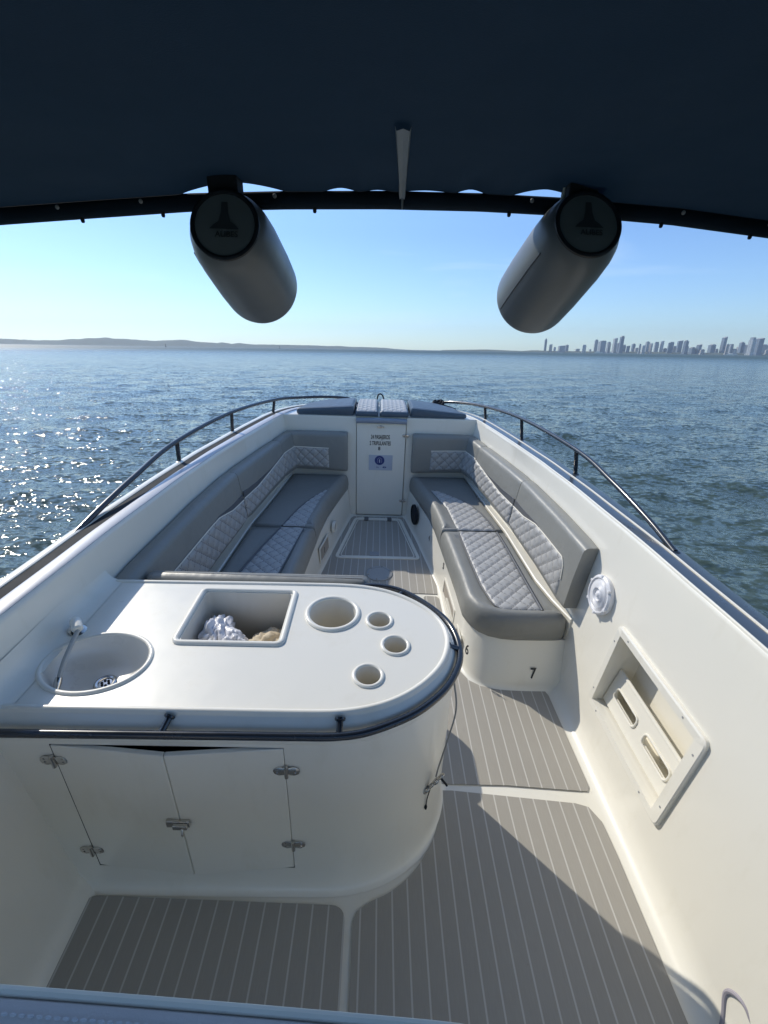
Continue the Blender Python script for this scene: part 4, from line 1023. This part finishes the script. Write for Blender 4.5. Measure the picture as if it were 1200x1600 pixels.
# mooring rope heap and strap loop at the bow
P3 = []
for k in range(140):
    t = k / 140 * 22; P3.append((.575 + math.cos(t) * (.045 + .012 * math.sin(t * 2.3)), 4.47 + math.sin(t * 1.13) * .05, zdeck(4.47) + .03 + .045 * abs(math.sin(t * .61)) + .01 * math.sin(t * 3)))
mb = MB(); mb.add(*tube(P3 + [(.68, 4.5, .93), (.74, 4.42, .925)], .008, 8)); o = mb.build('mooring_rope', M_ROPE, None, loc=(.575, 4.47, .93)); tag(o, 'black mooring rope heaped on the bow beside the starboard rail', 'rope')
mb = MB(); mb.add(*tube(catmull([(-.02, 4.60, .96), (-.01, 4.605, 1.0), (.012, 4.605, 1.012), (.035, 4.605, .995), (.045, 4.60, .96)], 6), .007, 8)); o = mb.build('strap_loop', M_ROPE, None, loc=(.01, 4.6, .96)); tag(o, 'small black strap loop standing behind the quilted centre sun pads', 'strap')

# ---- canopy
YC = 1.58
ZE = lin([-1.8, -1.122, -.837, -.555, -.278, 0, .279, .56, .847, 1.143, 1.8], [2.0, 2.083, 2.109, 2.134, 2.148, 2.157, 2.160, 2.156, 2.144, 2.120, 2.04])
can = empty('canopy', (0, .3, 2.2), 'navy fabric canopy stretched over the helm', 'canopy')
xs = np.linspace(-1.75, 1.34, 96)
mb = MB(); r = []
for x in xs:
    z = ZE(x); r.append([(x, YC - .012, z + .004), (x, YC - .020, z + .012), (x, YC - .020, z + .034), (x, YC - .010, z + .043), (x, YC + .010, z + .043), (x, YC + .02, z + .03), (x, YC + .018, z + .006), (x, YC + .004, z)])
mb.add(*loft(r, True, True, True)); cb = mb.build('front_bow', M_CANOPY, can, sharp=50)
def gap(x):      # the cloth hangs clear of the frame between its lacings
    g = 0
    for c_, w_, h_ in ((-.43, .155, .026), (-.125, .05, .010), (-.02, .045, .005), (.12, .085, .006), (.245, .045, .011), (.46, .10, .020)):
        u = (x - c_) / w_
        if abs(u) < 1: g = max(g, h_ * (1 - abs(u) ** 1.6))
    return g
xs2 = np.linspace(-1.75, 1.34, 276); ysn = np.linspace(0, 1, 24); V = []; F = []
for k, u in enumerate(ysn):
    y = YC - .008 - u * 2.3
    for x in xs2:
        base = ZE(x) + .040 + gap(x) * (1 if k == 0 else 0) * 1.0 + (gap(x) * .75 if k == 1 else 0)
        z = base + .12 * (1 - math.exp(-u * 2.875)) + .01 * math.sin(x * 3 + u * 5) * u
        z += .010 * min(1, u * 12) * noise.noise(Vector((x * 2.2, y * 3.5, 1.7)))
        V.append((x, y, z))
nx = len(xs2)
for k in range(len(ysn) - 1):
    for i in range(nx - 1): a = k * nx + i; F.append((a, a + 1, a + nx + 1, a + nx))
cl = mk('canopy_cloth', V, F, M_CANOPY, can, sharp=180)
for x in (-.875, -.639, -.2, .363, .813, 1.085):
    mb = MB(); mb.add(*lathe([(.0055, .004), (.0055, -.006), (.0035, -.010)], (x, YC - .004, ZE(x)), n=10)); mb.build('stud', M_BLACK, can)
for x in (-.93, -.69, -.31, .42, .86, 1.12):
    mb = MB(); mb.add(*lathe([(.006, 0), (.005, .003), (.002, .004)], (x, YC - .020, ZE(x) + .03), (0, -1, 0), n=10)); mb.build('snap_fastener', M_CLEAR, can)
# grey zip flap on the centreline
mb = MB(); r = []
for k in range(12):
    u = k / 11; y = 1.16 + (YC - .03 - 1.16) * u; x = .034 + .016 * u; hw = .0165 * (1 - u) + .0085 * u
    zz = ZE(x) + .040 + .12 * (1 - math.exp(-(YC - .008 - y) / 3.2 * 4)) - .003
    if u > .9: zz = ZE(x) + .028
    r.append([(x - hw, y, zz), (x - hw * .8, y, zz - .008), (x, y, zz - .004), (x + hw * .8, y, zz - .008), (x + hw, y, zz)])
mb.add(*loft(r, False)); mb.add(*tube([(.0505, YC - .028, ZE(.05) + .035), (.0515, YC - .028, ZE(.05) - .004)], [.0085, .004], 8, flat=.5))
o = mb.build('zip_flap', simple('grey webbing', (.20, .23, .26), .6, bstr=.4), can)

# ---- fenders slung under the canopy edge
def fender(c0, c1, label, sgn):
    c0, c1 = Vector(c0), Vector(c1); a = (c1 - c0).normalized(); Lf = (c1 - c0).length
    e = empty('boat_fender', c0, label, 'fender', 'fenders hung under the canopy edge')
    prof = [(.088, -.004), (.093, .003), (.100, .012), (.108, .03), (.115, .06), (.121, .12), (.127, Lf * .75), (.1275, Lf)]
    for k in range(1, 11):
        t = k / 10 * math.pi / 2; prof.append((.1275 * math.cos(t) ** .8 if k < 10 else .01, Lf + .085 * math.sin(t)))
    up = Vector((0, 0, 1))
    mb = MB(); mb.add(*lathe(prof, c0, a, n=56)); mb.build('fender_body', M_FENDER, e, sharp=60)
    # black ring, disc, welded seam
    mb = MB(); mb.add(*lathe([(.094, -.002), (.0925, -.007), (.087, -.009), (.081, -.007), (.080, -.002)], c0, a, n=56, cap0=False, cap1=False)); mb.build('cap_ring', M_RING, e)
    mb = MB(); mb.add(*lathe([(.0815, -.0045), (.06, -.0062), (.001, -.007)], c0, a, n=48)); cd_ = mb.build('cap_disc', simple('smoky grey cap', (.19, .205, .205), .25), e)
    zd = -a; yd = (up - zd * up.dot(zd)).normalized(); xd = yd.cross(zd)
    o = c0 + zd * .0085
    em = [(-.040, -.012), (.040, -.012), (.028, .0), (.016, .008), (.010, .03), (.008, .058), (-.008, .058), (-.010, .03), (-.016, .008), (-.028, .0)]
    v, f = tess([ccw(em)], 0); mk('cap_emblem', [tuple(o + xd * p[0] + yd * p[1]) for p in v], f, M_FADE, e, smooth=False)
    text('ALIBES', .021, M_FADE, 'cap_lettering', e, o - yd * .026 + xd * .006, xd, yd, .0003, .0003)
    # seam
    sd = (xd * sgn * .92 - yd * .38).normalized(); pts = []
    ring = [((float(np.interp(z, [.03, .06, .12, Lf * .75, Lf], [.108, .115, .121, .127, .1275])) + .0002 if z < Lf else .1278 * math.cos((z - Lf) / .085 * math.pi / 2) ** .8), z) for z in list(np.linspace(.06, Lf, 12)) + [Lf + .02, Lf + .04, Lf + .05]]
    mb = MB(); mb.add(*tube([c0 + a * z + sd * r_ for r_, z in ring], .0022, 6)); 
    mb.add(*tube([c0 + a * (Lf + .045) + (xd * math.cos(t) + yd * math.sin(t)) * (.1277 * math.cos(.045 / .085 * math.pi / 2) ** .8) for t in [2 * math.pi * q / 60 for q in range(60)]], .0022, 6, closed=True)); mb.build('seam', M_RING, e)
    # bracket / lashing up to the canopy bow
    x = c0.x + .01 * sgn
    mb = MB(); mb.add(*obox((x, YC - .05, ZE(x) + .045), (.040, 0, 0), (0, .035, 0), (0, 0, .028))); mb.add(*tube([(x - .02, YC - .055, ZE(x) + .02), c0 + a * .05 + up * .10], .012, 8)); mb.build('hanging_bracket', M_BLACK, e, bev=.006)
    return e
fender((-.427, 1.454, 2.089), (-.424, 1.785, 1.949), 'charcoal boat fender slung under the canopy on the left, with round logo cap', -1)
fr_ = fender((.55, 1.451, 2.121), (.528, 1.765, 1.944), 'charcoal boat fender slung under the canopy on the right, above the skyline', -1)
mb = MB(); mb.add(*tube([(.502, YC - .04, ZE(.5) + .062), (.500, YC - .045, ZE(.5) + .04), (.492, YC - .05, ZE(.5) + .022)], .006, 8)); mb.build('white_strap', M_GEL, fr_)

# ---- helm pad in the near foreground
hp = empty('helm_pad', (-.2, .1, 1.0), 'lilac grey padded helm cover with pale piping and double stitching in the foreground', 'helm pad')
xs3 = np.linspace(-1.05, .75, 50); yf = lambda x: .250 - .058 * x * 1.0 - .012 * x * x - max(0, x - .1) ** 2 * .9
r = [[(x, yf(x) - .006, 1.02), (x, yf(x) - .004, 1.09), (x, yf(x) - .012, 1.10), (x, yf(x) - .030, 1.098), (x, yf(x) - .034, 1.0965), (x, yf(x) - .038, 1.099), (x, yf(x) - .09, 1.104), (x, yf(x) - .25, 1.10), (x, yf(x) - .25, 1.02)] for x in xs3]
v, f = loft(r, True, True, True); mk('pad_body', v, f, M_DASH, hp, sharp=60)
mb = MB(); mb.add(*tube([(x, yf(x) - .001, 1.094) for x in xs3], .0058, 8)); mb.build('piping', M_PIPE, hp)
mb = MB()
for off in (.024,):
    for k in range(150):
        x = -1.0 + k * .0115; t = Vector((1, -.06, 0)).normalized(); c_ = Vector((x, yf(x) - off, 1.1002))
        mb.add(*tube([c_ - t * .0035, c_, c_ + t * .0038], [.0012, .0024, .0012], 6))
mb.build('stitching', M_THREAD, hp)
prism(ccw([(-1.08, -.1), (.8, -.14), (.8, .14), (-1.08, .25)]), .6, 1.03).build('helm_console', M_GEL, boat)

# added loop in place of a looped shadow on the starboard side, bottom corner
mb = MB(); mb.add(*tube(catmull([(1.035, .52, .0), (1.045, .555, .08), (1.05, .585, .145), (1.055, .565, .185), (1.06, .53, .19), (1.06, .49, .15), (1.05, .46, .06)], 8), .007, 8))
o = mb.build('shadow_loop', simple('grey mauve loop', (.33, .31, .35), .6), None, loc=(1.05, .5, 0)); tag(o, 'added grey loop in place of a shadow on the starboard side in the near corner', 'cord')

# ------------------------------------------------------------------ put the boat on the water
for o in BOAT_TOPS:
    o.matrix_world = TB @ Matrix.Translation(o.location)
